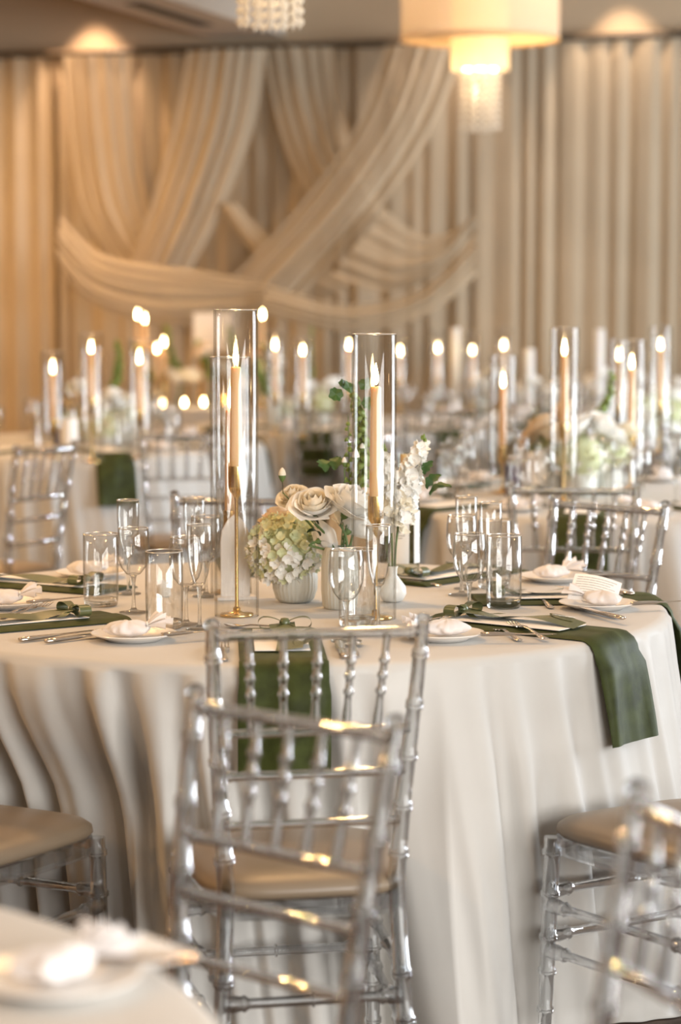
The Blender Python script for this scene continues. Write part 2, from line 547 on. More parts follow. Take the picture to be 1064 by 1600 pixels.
SH_O, SH_I = shade_wall(0.40, 0.36, 'shade_sheer'), shade_wall(0.147, 0.46, 'shade_fabric')
DISK = ring_disk(0.15, 0.398, 0.004, 'shade_fabric')
RIMT = MB().grid(lambda a, b: ((0.402 + 0.006 * math.cos(6.283 * b)) * math.cos(2 * PI * a), (0.402 + 0.006 * math.cos(6.283 * b)) * math.sin(2 * PI * a), 0.008 * math.sin(6.283 * b)), 48, 7, True).mesh('rim', 'shade_fabric')
BULB = MB().lathe([(0.001, -0.02), (0.012, -0.016), (0.017, 0), (0.012, 0.016), (0.001, 0.02)], 10).mesh('bulb', 'bulb')
def pendant(loc, label):
    t = thing('pendant_lamp', label, 'pendant lamp', loc, 0.3, 'drum pendants with crystals')
    ob('outer_shade', SH_O, t)
    ob('rim', RIMT, t)
    ob('diffuser', DISK, t)
    ob('inner_shade', SH_I, t, (0, 0, -0.155))
    ob('rod', MB().tube([(0, 0, 0.3), (0, 0, CEIL - loc[2])], [(0, 0.012), (1, 0.012)], 8).mesh('rod', 'steel'), t)
    for k in range(6):
        a = k * PI / 3
        ob('bulb', BULB, t, (0.078 * math.cos(a), 0.078 * math.sin(a), -0.135))
    for k in range(14):
        a = k * 2 * PI / 14
        ob('crystal_strand', STR, t, (0.098 * math.cos(a), 0.098 * math.sin(a), -0.155))
    for k in range(7):
        a = k * 2 * PI / 7
        ob('crystal_strand', STR, t, (0.05 * math.cos(a), 0.05 * math.sin(a), -0.165))
    for (r_, z_, e) in ((0.27, 0.2, 0.14), (0.0, 0.05, 0.42), (0.0, -0.26, 1.3)):  # the lowest is no bulb, added to brighten the crystals
        for k in range(3 if r_ else 1):
            l = bpy.data.lights.new('pendant_bulb_and_fill', 'POINT')
            l.energy = e
            l.color = (1.0, 0.74, 0.46)
            l.shadow_soft_size = 0.03
            lo = bpy.data.objects.new('pendant_bulb_and_fill', l)
            COL.objects.link(lo)
            lo.location = Vector(loc) + Vector((r_ * math.cos(k * 2.094 + 0.4), r_ * math.sin(k * 2.094 + 0.4), z_))
    return t
p1 = deep(750, 62, 12.3)
pendant(tuple(p1), 'cream drum pendant lamp with hanging crystals in front of the drapes')
pendant((deep(422, 60, 7.7).x, 7.7, p1.z + 0.02), 'pendant lamp of which only the crystal strands hang into the picture')

# ------------------------------------------------------------------ where the chairs stand
G1, G2 = 'clear chairs around the sharp table', 'clear chairs around the blurred tables'
G3 = 'clear chairs at the closest table'
# where the middle of the top rail stands, heading of the sitter, table, label
CHAIRS = [
    (-0.037, 3.93, 90 - 3 + 14, 'main', 'clear acrylic chair with its back turned, directly before the sharp table', G1),
    (-0.066, 3.12, 229, 'near', 'large blurred clear acrylic chair tilted across the foreground', G3),
    (0.385, 2.43, 200, 'near', 'blurred clear chair cut off at the bottom corner of the frame', G3),
    (-0.825, 4.16, 62, 'main', 'clear chair cut off at the frame edge, taupe seat beside the draped folds', G1),
    (0.785, 4.19, 122, 'main', 'clear chair with taupe seat and bare front leg under the long green napkin', G1),
    (1.22, 5.36, 182, 'main', 'clear chair of which only a lit brown seat edge shows beside the cloth', G1),
    (0.70, 6.24, 228, 'main', 'clear chair with beaded spindles behind the favor plates', G1),
    (-0.27, 6.42, 268, 'main', 'clear chair showing one post behind the tall glasses and white sign', G1),
    (0.66, 6.76, 84, 'right', 'clear chair with its back turned at the table behind the favor plates', G2),
    (-1.05, 8.50, 152, 'side', 'clear chair seen obliquely at the edge with taupe seat', G2),
    (-1.46, 9.52, 202, 'side', 'clear chair cut off at the frame edge behind the oblique chair', G2),
    (-0.60, 9.35, 100, 'left', 'clear chair with its back turned beside the hanging green napkin of the warm table', G2),
    (1.75, 7.2, 150, 'right', 'clear chair at the window side of the table behind', G2),
    (-0.42, 8.75, 25, 'right', 'clear chair at the inner side of the table behind, near the bottle', G2),
    (0.12, 9.12, -32, 'right', 'clear chair standing behind the roses and the second candle', G2),
    (0.78, 9.75, -88, 'right', 'clear chair at the far side of the table behind', G2),
    (1.45, 9.45, 250, 'far', 'clear chair between the two tables on the window side', G2),
    (-0.04, 11.2, 86, 'mid', 'clear chair before the small far table, behind the hydrangea', G2),
    (0.47, 11.18, 108, 'mid', 'clear chair before the small far table, behind the second candle', G2),
    (1.05, 10.1, 62, 'far', 'clear chair before the far table at the window side', G2),
    (1.75, 9.85, 95, 'far', 'clear chair with its back turned at the far window table', G2),
    (1.24, 12.745, 73, 'head', 'clear chair before the white head table, under the white pillar candle', G2),
    (1.76, 12.585, 73, 'head', 'clear chair before the white head table, next to the far window table', G2),
]

# ------------------------------------------------------------------ tablecloths
TABZ = 0.76
RT = 0.85
EDGE = 0.022
def cloth_fn(seed, amp, R, cx, cy, key):
    rnd = random.Random(seed)
    ks = [(13, .35), (31, .6), (47, 1.0), (61, .9), (83, .45)]
    ph = [rnd.uniform(0, 6.28) for _ in ks]
    press = []
    for (bx, by, face, tab, lb, gp) in CHAIRS:
        if tab == key:
            f = Vector((math.cos(math.radians(face)), math.sin(math.radians(face)), 0))
            press.append((Vector((bx - cx, by - cy, 0)) + f * (0.262 + 0.215), f))
    def fold(th, t):
        u = th - 0.10 * t
        s = sum(a * math.sin(k * u + p + 0.25 * t * math.sin(3 * th + p)) for (k, a), p in zip(ks, ph)) / 1.7
        return math.copysign(abs(s) ** 0.8, s)
    def radius(th, depth):          # depth below the table top
        t = max(0.0, min(1.0, depth / TABZ))
        side = 0.40 + 0.85 * max(0.0, math.cos(th - math.radians(215)))      # fuller gathers on the warm side
        fd = fold(th, t)
        r_ = R + EDGE + 0.115 * t ** 1.1 + amp * side * (t ** 0.5) * fd
        e = Vector((math.cos(th), math.sin(th), 0))
        for c, f in press:
            k = e.dot(f)
            if k > -0.2:
                continue
            s = c.dot(f) / k
            lat = abs((e * s - c).dot(Vector((-f.y, f.x, 0))))
            w = max(0.0, min(1.0, (0.32 - lat) / 0.09))
            q = max(0.0, min(1.0, (depth - 0.02) / 0.30))
            w *= q * q * (3 - 2 * q)
            lim = max(0.55, s - 0.012 - 1.1 * amp * side * (1.0 - max(-1.0, min(1.0, fd))))
            if r_ > lim:
                r_ += (lim - r_) * w
        return r_
    return radius
def make_cloth(key, seed, label, nth=300, amp=0.033, name='tablecloth', mat_='cloth'):
    R = RT
    cx, cy = TABLES[key]
    rad = cloth_fn(seed, amp, R, cx, cy, key)
    steps = [0, 0.25, 0.5, 0.75, 0.93, 1.0]
    def prof(th):
        out = []
        for s in steps:
            out.append((max(0.002, R * s), TABZ))
        for q in (25, 50, 75):
            a = math.radians(q)
            out.append((R + EDGE * math.sin(a), TABZ - EDGE * (1 - math.cos(a))))
        nd = 16
        for i in range(nd):
            d = EDGE + (TABZ - EDGE - 0.004) * i / (nd - 1)
            out.append((rad(th, d), TABZ - d))
        out.append((rad(th, TABZ) + 0.012 + 0.008 * math.sin(9 * th), 0.003))
        return out
    m = len(prof(0))
    cache = {}
    def fn(a, b):
        k = round(a * nth)
        if k not in cache:
            cache[k] = prof(2 * PI * a)
        r_, z = cache[k][round(b * (m - 1))]
        return (r_ * math.cos(2 * PI * a), r_ * math.sin(2 * PI * a), z)
    me = MB().grid(fn, nth, m, True).mesh(name, mat_, angle=0)
    ob(name, me, None, (cx, cy, 0), label=label, cat='tablecloth', group='round floor length tablecloths')
    return rad
TABLES = {
    'near': (-0.95, 2.0), 'main': (-0.15, 5.26), 'right': (0.85, 8.1), 'left': (-1.22, 10.90), 'mid': (0.10, 12.5), 'far': (1.66, 11.05), 'side': (-2.50, 9.05),
}
RAD = {}
RAD['main'] = make_cloth('main', 5, 'ivory floor length cloth on the sharp round table with the roses', 900)
RAD['near'] = make_cloth('near', 6, 'blurred ivory cloth of the closest table at the bottom corner', 300)
RAD['right'] = make_cloth('right', 7, 'ivory cloth of the table behind the clear chairs with green napkins', 400)
RAD['left'] = make_cloth('left', 8, 'ivory cloth of the blurred table at the warm end of the hall', 400)
RAD['mid'] = make_cloth('mid', 9, 'ivory cloth of the small far table behind the roses', 300)
RAD['side'] = make_cloth('side', 12, 'ivory cloth of the table beyond the oblique chair at the frame edge', 300)
RAD['far'] = make_cloth('far', 10, 'ivory cloth of the far table at the window side', 300)

# ------------------------------------------------------------------ chairs
def node_prof(base, nodes, e=0.012, k=1.22):
    """base: [(t, r)...] linear; rings at nodes."""
    def rb(t):
        for (a, ra), (b, rb_) in zip(base, base[1:]):
            if a <= t <= b:
                return ra + (rb_ - ra) * (t - a) / (b - a)
        return base[-1][1]
    ts = [(t, r_) for t, r_ in base]
    for n in nodes:
        r_ = rb(n)
        ts += [(n - e, r_), (n - e * 0.55, r_ * k), (n - e * 0.1, r_ * k), (n, r_ * (k - 0.12)), (n + e * 0.1, r_ * k), (n + e * 0.55, r_ * k), (n + e, r_)]
    return sorted(ts)
def seat_outline(wf, wr, d, n=40, grow=0.0, p=5.0):
    out = []
    for i in range(n):
        a = 2 * PI * i / n
        c, s = math.cos(a), math.sin(a)
        x = math.copysign(abs(c) ** (2 / p), c)
        y = math.copysign(abs(s) ** (2 / p), s)
        w = (wf + wr) / 2 + (wf - wr) / 2 * y
        out.append((x * (w + grow), y * (d + grow)))
    return out
CH = {}
def build_chair():
    zt = 0.885
    # back posts run down into the rear legs
    for s, nm in ((-1, 'pl'), (1, 'pr')):
        path = [(s * 0.172, -0.262, 0.0), (s * 0.158, -0.218, 0.22), (s * 0.145, -0.198, 0.43), (s * 0.158, -0.208, 0.60), (s * 0.170, -0.236, 0.76), (s * 0.178, -0.265, 0.90)]
        base = [(0, 0.0125), (0.15, 0.0145), (0.5, 0.0155), (0.8, 0.0130), (0.975, 0.0120), (1, 0.010)]
        CH[nm] = MB().tube(path, node_prof(base, [0.13, 0.23, 0.32, 0.55, 0.64, 0.74, 0.84, 0.94], 0.011), 12).mesh('back_post', 'acrylic', angle=70)
    CH['ball'] = MB().lathe([(0.009, 0), (0.013, 0.003), (0.0145, 0.008), (0.012, 0.014), (0.006, 0.018), (0.001, 0.019)], 12).mesh('finial', 'acrylic')
    def rail(z, y, x, r_, nodes):
        return MB().tube([(-x, y, z), (x, y, z)], node_prof([(0, r_), (1, r_)], nodes, 0.02, 1.15), 10).mesh('rail', 'acrylic', angle=70)
    CH['top'] = rail(zt, -0.262, 0.172, 0.0095, [0.05, 0.95])
    CH['r1'] = rail(0.715, -0.228, 0.163, 0.0080, [0.04, 0.96])
    CH['r2'] = rail(0.640, -0.214, 0.157, 0.0080, [0.04, 0.96])
    CH['r3'] = rail(0.553, -0.204, 0.150, 0.0080, [0.04, 0.96])
    for i in range(5):
        f = (i - 2) / 2.0
        p0 = (f * 0.117, -0.262, zt - 0.004)
        p1_ = (f * 0.106, -0.228, 0.717)
        pr = [(0, 0.0075), (0.1, 0.0065)]
        for b in (0.27, 0.43, 0.60):
            pr += [(b - 0.034, 0.0066), (b - 0.022, 0.0088), (b, 0.0098), (b + 0.022, 0.0088), (b + 0.034, 0.0066)]
        pr += [(0.72, 0.0065), (0.85, 0.0085), (1, 0.0085)]
        CH['s%d' % i] = MB().tube([p0, p1_], pr, 8).mesh('spindle', 'acrylic', angle=70)
    for s, nm in ((-1, 'fl'), (1, 'fr')):
        path = [(s * 0.188, 0.185, 0.0), (s * 0.180, 0.172, 0.42)]
        CH[nm] = MB().tube(path, node_prof([(0, 0.0115), (0.3, 0.0145), (1, 0.0165)], [0.20, 0.38, 0.54, 0.74, 0.93], 0.018), 12).mesh('leg', 'acrylic', angle=70)
    def stretcher(a, b):
        r_ = 0.0090
        pr = [(0, 0.0155), (0.06, 0.0150), (0.10, 0.0125), (0.115, 0.0150), (0.13, 0.0125), (0.145, r_), (0.49, r_), (0.495, 0.0125), (0.505, 0.0125), (0.51, r_)]
        pr += [(1 - t, q) for t, q in reversed(pr[:6])]
        return MB().tube([a, b], pr, 10).mesh('stretcher', 'acrylic', angle=60)
    CH['st'] = [stretcher((-0.182, 0.177, z), (0.182, 0.177, z)) for z in (0.315, 0.228)]
    for s in (-1, 1):
        CH['st'] += [stretcher((s * 0.183, 0.176, z), (s * 0.157, -0.215, z)) for z in (0.288, 0.200)]
    CH['st'].append(stretcher((-0.155, -0.214, 0.25), (0.155, -0.214, 0.25)))
    # clear seat frame
    mb = MB()
    rg = []
    for z, g in ((0.392, -0.002), (0.392, 0.0), (0.424, 0.002), (0.424, -0.03), (0.392, -0.03)):
        rg.append([(x, y - 0.012, z) for x, y in seat_outline(0.200, 0.170, 0.205, 40, g)])
    mb.rings(rg, False)
    CH['frame'] = mb.mesh('seat_frame', 'acrylic', angle=40)
    mb = MB()
    rg = []
    for z, g in ((0.424, -0.02), (0.426, -0.002), (0.434, 0.006), (0.446, 0.004), (0.456, -0.008), (0.464, -0.035), (0.468, -0.08), (0.469, -0.14)):
        rg.append([(x, y - 0.012, z) for x, y in seat_outline(0.200, 0.170, 0.205, 40, g, 4.5)])
    mb.rings(rg, True)
    CH['seat'] = mb.mesh('seat', 'seat_satin', angle=0)
build_chair()
def chair(x, y, face, label, group):
    """face: heading in degrees of the sitter's view, counted from +x."""
    t = thing('banquet_chair', label, 'chair', (x, y, 0), math.radians(face) - PI / 2, group)
    ob('seat', CH['seat'], t)
    ob('seat_frame', CH['frame'], t)
    for nm, px_ in (('pl', -1), ('pr', 1)):
        b = ob('back_post', CH[nm], t)
        ob('finial', CH['ball'], b, (px_ * 0.178, -0.265, 0.897))
    ob('top_rail', CH['top'], t)
    for k in ('r1', 'r2', 'r3'):
        ob('back_rail', CH[k], t)
    for i in range(5):
        ob('spindle', CH['s%d' % i], t)
    for k in ('fl', 'fr'):
        ob('leg', CH[k], t)
    for m in CH['st']:
        ob('stretcher', m, t)
    return t
def chair_back(bx, by, face, label, group):
    """bx, by: where the middle of the top rail stands."""
    a = math.radians(face)
    return chair(bx + 0.262 * math.cos(a), by + 0.262 * math.sin(a), face, label, group)
for (bx, by, face, tab, lb, gp) in CHAIRS:
    chair_back(bx, by, face, lb, gp)

# ------------------------------------------------------------------ table ware meshes
def rim_mesh(R, z, r_=0.0011, seg=36):
    """Rounded glass lip, its highlight put into the pale colour."""
    return MB().grid(lambda a, b: ((R + r_ * math.cos(2 * PI * b)) * math.cos(2 * PI * a), (R + r_ * math.cos(2 * PI * b)) * math.sin(2 * PI * a), z + r_ * math.sin(2 * PI * b)), seg, 7, True).mesh('rim', 'lip_highlight', angle=0)
def wine_meshes():
    bowl = [(0.0045, 0.079), (0.016, 0.084), (0.027, 0.098), (0.0335, 0.116), (0.0355, 0.135), (0.0345, 0.160), (0.0325, 0.182)]
    inner = [(r_ - 0.0013, z) for r_, z in reversed(bowl[1:])]
    m = MB()
    m.cap = False
    m.lathe(bowl + [(0.0319, 0.1828)] + inner + [(0.004, 0.0862)], 32)
    foot = MB().lathe([(0.001, 0.0), (0.031, 0.0), (0.0315, 0.0016), (0.020, 0.0036), (0.008, 0.0065), (0.0055, 0.010)], 28)
    stem = MB().lathe([(0.0055, 0.0095), (0.0042, 0.02), (0.0036, 0.045), (0.0040, 0.065), (0.0062, 0.078), (0.0075, 0.0805), (0.001, 0.083)], 14)
    return [('bowl', m.mesh('bowl', 'stemware')), ('rim', rim_mesh(0.0318, 0.1825)), ('stem', stem.mesh('stem', 'solid_glass')), ('foot', foot.mesh('foot', 'solid_glass'))]
def flute_meshes():
    bowl = [(0.004, 0.088), (0.012, 0.096), (0.019, 0.118), (0.0235, 0.145), (0.0255, 0.175), (0.0255, 0.215)]
    inner = [(r_ - 0.0012, z) for r_, z in reversed(bowl[1:])]
    m = MB()
    m.cap = False
    m.lathe(bowl + [(0.025, 0.2156)] + inner + [(0.003, 0.097)], 28)
    foot = MB().lathe([(0.001, 0.0), (0.028, 0.0), (0.0285, 0.0016), (0.018, 0.0036), (0.007, 0.0065), (0.005, 0.010)], 28)
    stem = MB().lathe([(0.005, 0.0095), (0.0038, 0.02), (0.0034, 0.05), (0.0040, 0.08), (0.006, 0.09), (0.001, 0.092)], 14)
    return [('bowl', m.mesh('bowl', 'stemware')), ('rim', rim_mesh(0.0249, 0.2155)), ('stem', stem.mesh('stem', 'solid_glass')), ('foot', foot.mesh('foot', 'solid_glass'))]
def highball_meshes():
    w = [(0.0365, 0.012), (0.0385, 0.02), (0.0392, 0.08), (0.0385, 0.158)]
    inner = [(r_ - 0.0018, z) for r_, z in reversed(w)]
    m = MB()
    m.cap = False
    m.lathe(w + [(0.0377, 0.159)] + inner, 36)
    base = MB().lathe([(0.001, 0.0), (0.034, 0.0), (0.0365, 0.003), (0.0378, 0.014), (0.0365, 0.017), (0.001, 0.014)], 36)
    return [('glass_wall', m.mesh('glass_wall', 'stemware')), ('rim', rim_mesh(0.0376, 0.1585, 0.0013)), ('glass_base', base.mesh('glass_base', 'solid_glass'))]
WINE, FLUTE, HIGH = wine_meshes(), flute_meshes(), highball_meshes()
PLATE = MB().lathe([(0.001, 0.003), (0.046, 0.003), (0.048, 0.0), (0.052, 0.0), (0.056, 0.004), (0.084, 0.0135), (0.0855, 0.0150), (0.0845, 0.0162), (0.058, 0.0075), (0.050, 0.006), (0.001, 0.006)], 48).mesh('bread_plate', 'china', angle=60)
def favor_mesh(seed):
    rnd = random.Random(seed)
    ph = [rnd.uniform(0, 6.28) for _ in range(8)]
    mb = MB()
    def body(a, b):
        th = 2 * PI * a
        z = math.sin((b - 0.5) * PI)
        rr = math.cos((b - 0.5) * PI)
        k = 1 + 0.10 * math.sin(3 * th + ph[0]) + 0.09 * math.sin(5 * th + 4 * b + ph[1]) + 0.07 * math.sin(9 * th + 9 * b + ph[2]) + 0.05 * math.sin(15 * th - 6 * b + ph[6])
        zz = z if z > 0 else z * 0.9
        lump = 1 + 0.25 * math.sin(3 * th + ph[3]) * rr + 0.14 * math.sin(8 * th + 5 * b + ph[7]) * rr
        return (0.043 * rr * k * math.cos(th), 0.031 * rr * k * math.sin(th), 0.0165 + 0.0165 * zz * (lump if z > 0 else 1))
    mb.grid(body, 48, 16, True)
    for (a0, ln, wd, up) in ((0.0, 0.050, 0.030, 0.020), (0.5, 0.040, 0.022, 0.034), (-0.55, 0.044, 0.024, 0.008)):
        def tail(a, b, a0=a0, ln=ln, wd=wd, up=up):
            q = 2 * a - 1
            x = 0.034 + ln * b * math.cos(a0 + 0.25 * q)
            y = 0.006 * q + wd * q * b + ln * b * math.sin(a0) * 0.6
            z = 0.021 + up * b * (1 - 0.4 * b) + 0.006 * b * math.sin(7 * q + ph[4]) + 0.004 * b * math.sin(13 * q + ph[5])
            return (x, y, max(0.002, z))
        mb.grid(tail, 18, 7)
    return mb.mesh('favor_bag', 'tissue', angle=0)
FAVOR = [favor_mesh(s) for s in range(4)]
TIE = MB().tube([(0.036 + 0.0 * k, 0.0095 * math.cos(k), 0.020 + 0.0085 * math.sin(k)) for k in [i * 2 * PI / 14 for i in range(15)]], [(i / 14, 0.0018) for i in range(15)], 6).mesh('tie', 'paper')
def fork_mesh():
    mb = MB()
    pts = [(0, 0, 0.003), (0, 0.03, 0.004), (0, 0.08, 0.008), (0, 0.115, 0.010), (0, 0.135, 0.006)]
    mb.tube(pts, [(0, .002), (0.02, .0075), (0.1, .0085), (0.3, .0055), (0.65, .003), (0.8, .004), (0.92, .0105), (1, .012)], 8, flat=[.001, .0016, .0018, .0018, .0018, .0016, .0012, .001])
    for i in range(4):
        x = (i - 1.5) * 0.0064
        mb.tube([(x, 0.131, 0.0065), (x, 0.150, 0.004), (x, 0.170, 0.0045), (x, 0.188, 0.009)], [(0, .0022), (0.5, .0019), (1, .0008)], 6, flat=[.0011, .001, .0006])
    return mb.mesh('fork', 'steel', angle=60)
def knife_mesh(L=0.215):
    mb = MB()
    mb.tube([(0, 0, 0.005), (0, L * 0.45, 0.005)], [(0, .003), (0.03, .008), (0.3, .0085), (0.85, .006), (1, .0065)], 10, flat=[.003, .0042, .0045, .0035, .0022])
    mb.tube([(0, L * 0.44, 0.005), (0.001, L * 0.7, 0.005), (0.002, L, 0.005)], [(0, .006), (0.15, .009), (0.6, .0095), (0.88, .007), (1, .001)], 8, flat=[.002, .0012, .0008, .0006, .0003])
    return mb.mesh('knife', 'steel', angle=60)
def spoon_mesh():
    mb = MB()
    mb.tube([(0, 0, 0.003), (0, 0.04, 0.005), (0, 0.10, 0.011), (0, 0.125, 0.006), (0, 0.15, 0.003), (0, 0.178, 0.006)],
            [(0, .002), (0.02, .007), (0.15, .0075), (0.4, .004), (0.66, .003), (0.73, .009), (0.83, .0185), (0.92, .016), (1, .003)], 10,
            flat=[.001, .0016, .0018, .0018, .0018, .0014, .0014, .0012, .0006])
    return mb.mesh('spoon', 'steel', angle=60)
FORK, KNIFE, BKNIFE, SPOON = fork_mesh(), knife_mesh(), knife_mesh(0.15), spoon_mesh()

def piece(name, parts, loc, rotz, label, cat, group):
    t = thing(name, label, cat, loc, rotz, group)
    for p in parts:
        ob(p[0], p[1], t)
    return t
Z0 = TABZ + 0.0008
# napkins: a folded runner that lies on the table and hangs over its edge
def napkin_mesh(r_in, hang, wid, radf, th, thick=0.007, wave=0.006, seed=0, skew=0.0):
    rnd = random.Random(seed)
    ph = [rnd.uniform(0, 6.28) for _ in range(4)]
    path = []
    n1 = 8
    lift = 0.002
    for i in range(n1):
        path.append((r_in + (RT - 0.01 - r_in) * i / (n1 - 1), TABZ + lift, 0.0))
    rr = EDGE + 0.012
    for q in (20, 45, 70, 90):
        a = math.radians(q)
        path.append((RT - 0.006 + rr * math.sin(a), TABZ + lift - rr * (1 - math.cos(a)), 0.3))
    n2 = 9
    for i in range(1, n2):
        d = rr + (hang - rr) * i / (n2 - 1)
        rmax = max(radf(th + k * 0.02, d) for k in range(-7, 8))
        path.append((max(path[-1][0] - 0.002, rmax + 0.006), TABZ - d, 1.0))
    nw = 15
    top, bot = [], []
    for k, (r_, z, f) in enumerate(path):
        a = path[max(0, k - 1)]
        b = path[min(len(path) - 1, k + 1)]
        tx, tz = b[0] - a[0], b[1] - a[1]
        l = math.hypot(tx, tz)
        nx, nz = -tz / l, tx / l
        t_, b_ = [], []
        for j in range(nw):
            s = j / (nw - 1) * 2 - 1
            w = wid / 2 * (1 + 0.05 * f)
            wv = wave * (0.25 + f) * math.sin(3.2 * s + ph[0] + 0.25 * k) * (1 if f else 0.25) + wave * 0.5 * f * math.sin(7 * s + ph[1])
            wv = max(0.0, wv + wave * 0.5 * f)
            e = thick * (1 - abs(s) ** 8 * 0.8) * (1.0 + 0.35 * (1 if s > 0.1 else 0))
            y = s * w + skew * max(0, k - n1) * 0.004
            t_.append((r_ + nx * (e + wv), y, z + nz * (e + wv)))
            b_.append((r_ + nx * wv, y, z + nz * wv))
        top.append(t_)
        bot.append(b_)
    mb = MB()
    rgs = [t + b[::-1] for t, b in zip(top, bot)]
    mb.rings(rgs, True)
    return mb.mesh('napkin', 'velvet', angle=60)
def card_mesh(w, l, t=0.0012):
    return MB().box((-w / 2, 0, 0), (w / 2, l, t)).mesh('card', 'paper', smooth=False)
def ribbon_band(w, l, z):
    """Satin strip lying along a card with a soft twist."""
    def fn(a, b):
        y = -0.01 + (l + 0.02) * a
        x = (b - 0.5) * w + 0.006 * math.sin(5 * a)
        return (x, y, z + 0.003 + 0.010 * abs(math.sin(PI * 1.5 * a)) + 0.008 * (b - 0.5) * math.sin(6 * a + 1))
    return MB().grid(fn, 20, 5).mesh('ribbon_band', 'satin_green', angle=0)
def bow_mesh():
    mb = MB()
    for s in (-1, 1):
        def loop(a, b):
            th = 2 * PI * a
            x = s * (0.004 + 0.030 * (1 - math.cos(th)) / 2 * 1.3)
            z = 0.010 + 0.013 * math.sin(th) * (0.4 + 0.6 * (1 - math.cos(th)) / 2)
            return (x, (b - 0.5) * 0.022 * (0.55 + 0.45 * (1 - math.cos(th)) / 2), max(0.001, z))
        mb.grid(loop, 22, 5)
        def tail(a, b):
            return (s * (0.002 + 0.034 * a), -0.055 * a + (b - 0.5) * 0.016, 0.009 - 0.007 * a + 0.002 * math.sin(7 * a))
        mb.grid(tail, 8, 4)
    mb.lathe([(0.001, 0.003), (0.008, 0.005), (0.009, 0.011), (0.006, 0.017), (0.001, 0.018)], 10)
    return mb.mesh('bow', 'satin_green', angle=0)
BOW = bow_mesh()
CARD = card_mesh(0.105, 0.29)
BAND = ribbon_band(0.052, 0.27, 0.001)
TAG = MB().grid(lambda a, b: (0.017 * math.sin(PI * (0.12 + 0.88 * a)) ** 0.6 * (2 * b - 1), 0.075 * a, 0.002 + 0.008 * a + 0.002 * (2 * b - 1) ** 2), 14, 6).mesh('name_tag', 'tag_green', angle=0)
def text_mesh(txt, size):
    cu = bpy.data.curves.new('lettering', 'FONT')
    cu.body = txt
    cu.size = size
    cu.shear = 0.45
    cu.align_x = 'CENTER'
    cu.align_y = 'CENTER'
    cu.extrude = 0.0002
    cu.resolution_u = 2
    o = bpy.data.objects.new('lettering', cu)
    COL.objects.link(o)
    dg = bpy.context.evaluated_depsgraph_get()
    me = bpy.data.meshes.new_from_object(o.evaluated_get(dg))
    bpy.data.objects.remove(o)
    me.materials.clear()
    me.materials.append(MATS['white_ink'])
    return me
SCRIPT = text_mesh('Madison', 0.018)
def menu(loc, heading, label, group, tag=True):
    """Card lying on the napkin; heading: direction towards the table centre."""
    t = thing('menu_card', label, 'menu card', loc, heading - PI / 2, group)
    ob('card', CARD, t)
    ob('ribbon_band', BAND, t, (0.012, 0, 0))
    ob('bow', BOW, t, (0.012, 0.275, 0.003), (0, 0, 0), (1.25, 1.25, 1.25))
    if tag:
        g = ob('name_tag', TAG, t, (0.03, 0.012, 0.006), (0, 0, -0.25))
        ob('lettering', SCRIPT, g, (0.001, 0.036, 0.0105), (0.1, 0, PI / 2))
    return t

MX, MY = TABLES['main']
def setting_napkin(table, ang, r_in, hang, wid, label, group, seed, mesh=None, skew=0.0, shift=0.0):
    cx, cy = TABLES[table]
    th = math.radians(ang)
    me = mesh or napkin_mesh(r_in, hang, wid, RAD[table], th, seed=seed, skew=skew)
    return ob('napkin', me, None, (cx, cy, 0), (0, 0, th), label=label, cat='napkin', group=group)
GN = 'dark green velvet napkins of the sharp table'
MAIN_SEATS = [
    (-87, 0.44, 0.200, 'dark green velvet napkin hanging behind the spindles of the front chair'),
    (-37, 0.43, 0.205, 'long dark green velvet napkin hanging brightly lit over the cloth by the bare chair leg'),
    (5, 0.45, 0.26, 'dark green velvet napkin hanging at the extreme edge of the sharp table'),
    (50, 0.45, 0.22, 'dark green velvet napkin behind the wine glasses and bottle'),
    (96, 0.50, 0.22, 'dark green velvet napkin at the back of the sharp table'),
    (150, 0.42, 0.22, 'dark green velvet napkin lying flat behind the first water glass'),
    (214, 0.40, 0.22, 'dark green velvet napkin under the name tag at the cut off seat'),
]
for i, (a, r_in, hang, lb) in enumerate(MAIN_SEATS):
    setting_napkin('main', a, r_in, hang, 0.165, lb, GN, 30 + i)
    th = math.radians(a)
    rr = RT - 0.075
    if a in (96,):
        continue
    p = (MX + rr * math.cos(th), MY + rr * math.sin(th), TABZ + 0.0125)
    nm = {-87: 'white menu card tied with green ribbon seen through the front chair back',
          -37: 'white menu card under a long green ribbon on the brightly lit napkin',
          5: 'white menu card by the edge plate with printed paper',
          50: 'white menu card with dark bow behind the bottle',
          150: 'white menu card with green ribbon behind the first water glass',
          214: 'white menu card with a scripted green name tag'}[a]
    menu(p, th + PI, nm, 'ribbon tied menu cards')
def glass(kind, px, py, label, group='glassware on the sharp table', rot=0.0):
    loc = at(px, py, Z0)
    nm, parts, cat = {'w': ('wine_glass', WINE, 'wine glass'), 'f': ('champagne_flute', FLUTE, 'champagne flute'), 'h': ('highball_glass', HIGH, 'glass')}[kind]
    return piece(nm, parts, loc, rot, label, cat, group)
glass('h', 158, 946, 'clear water glass with rounded wall, furthest from the candles on the warm side')
glass('w', 209, 957, 'empty wine glass beside the first water glass')
glass('f', 201, 928, 'champagne flute rising behind the wine glass on the warm side')
glass('h', 257, 981, 'clear water glass just behind the nearest favor plate')
glass('w', 291, 976, 'wine glass between the water glass and the flute')
glass('f', 312, 984, 'champagne flute closest to the first brass candlestick')
glass('f', 304, 922, 'champagne flute in front of the single chair post')
glass('w', 322, 932, 'wine glass half hidden behind the flutes by the white sign')
glass('h', 558, 977, 'clear water glass in front of the tall ribbed vase')
glass('w', 541, 1002, 'wine glass standing over the front chair rail')
glass('f', 591, 985, 'champagne flute in front of the second brass candlestick')
glass('w', 733, 969, 'wine glass nearest to the crossed forks')
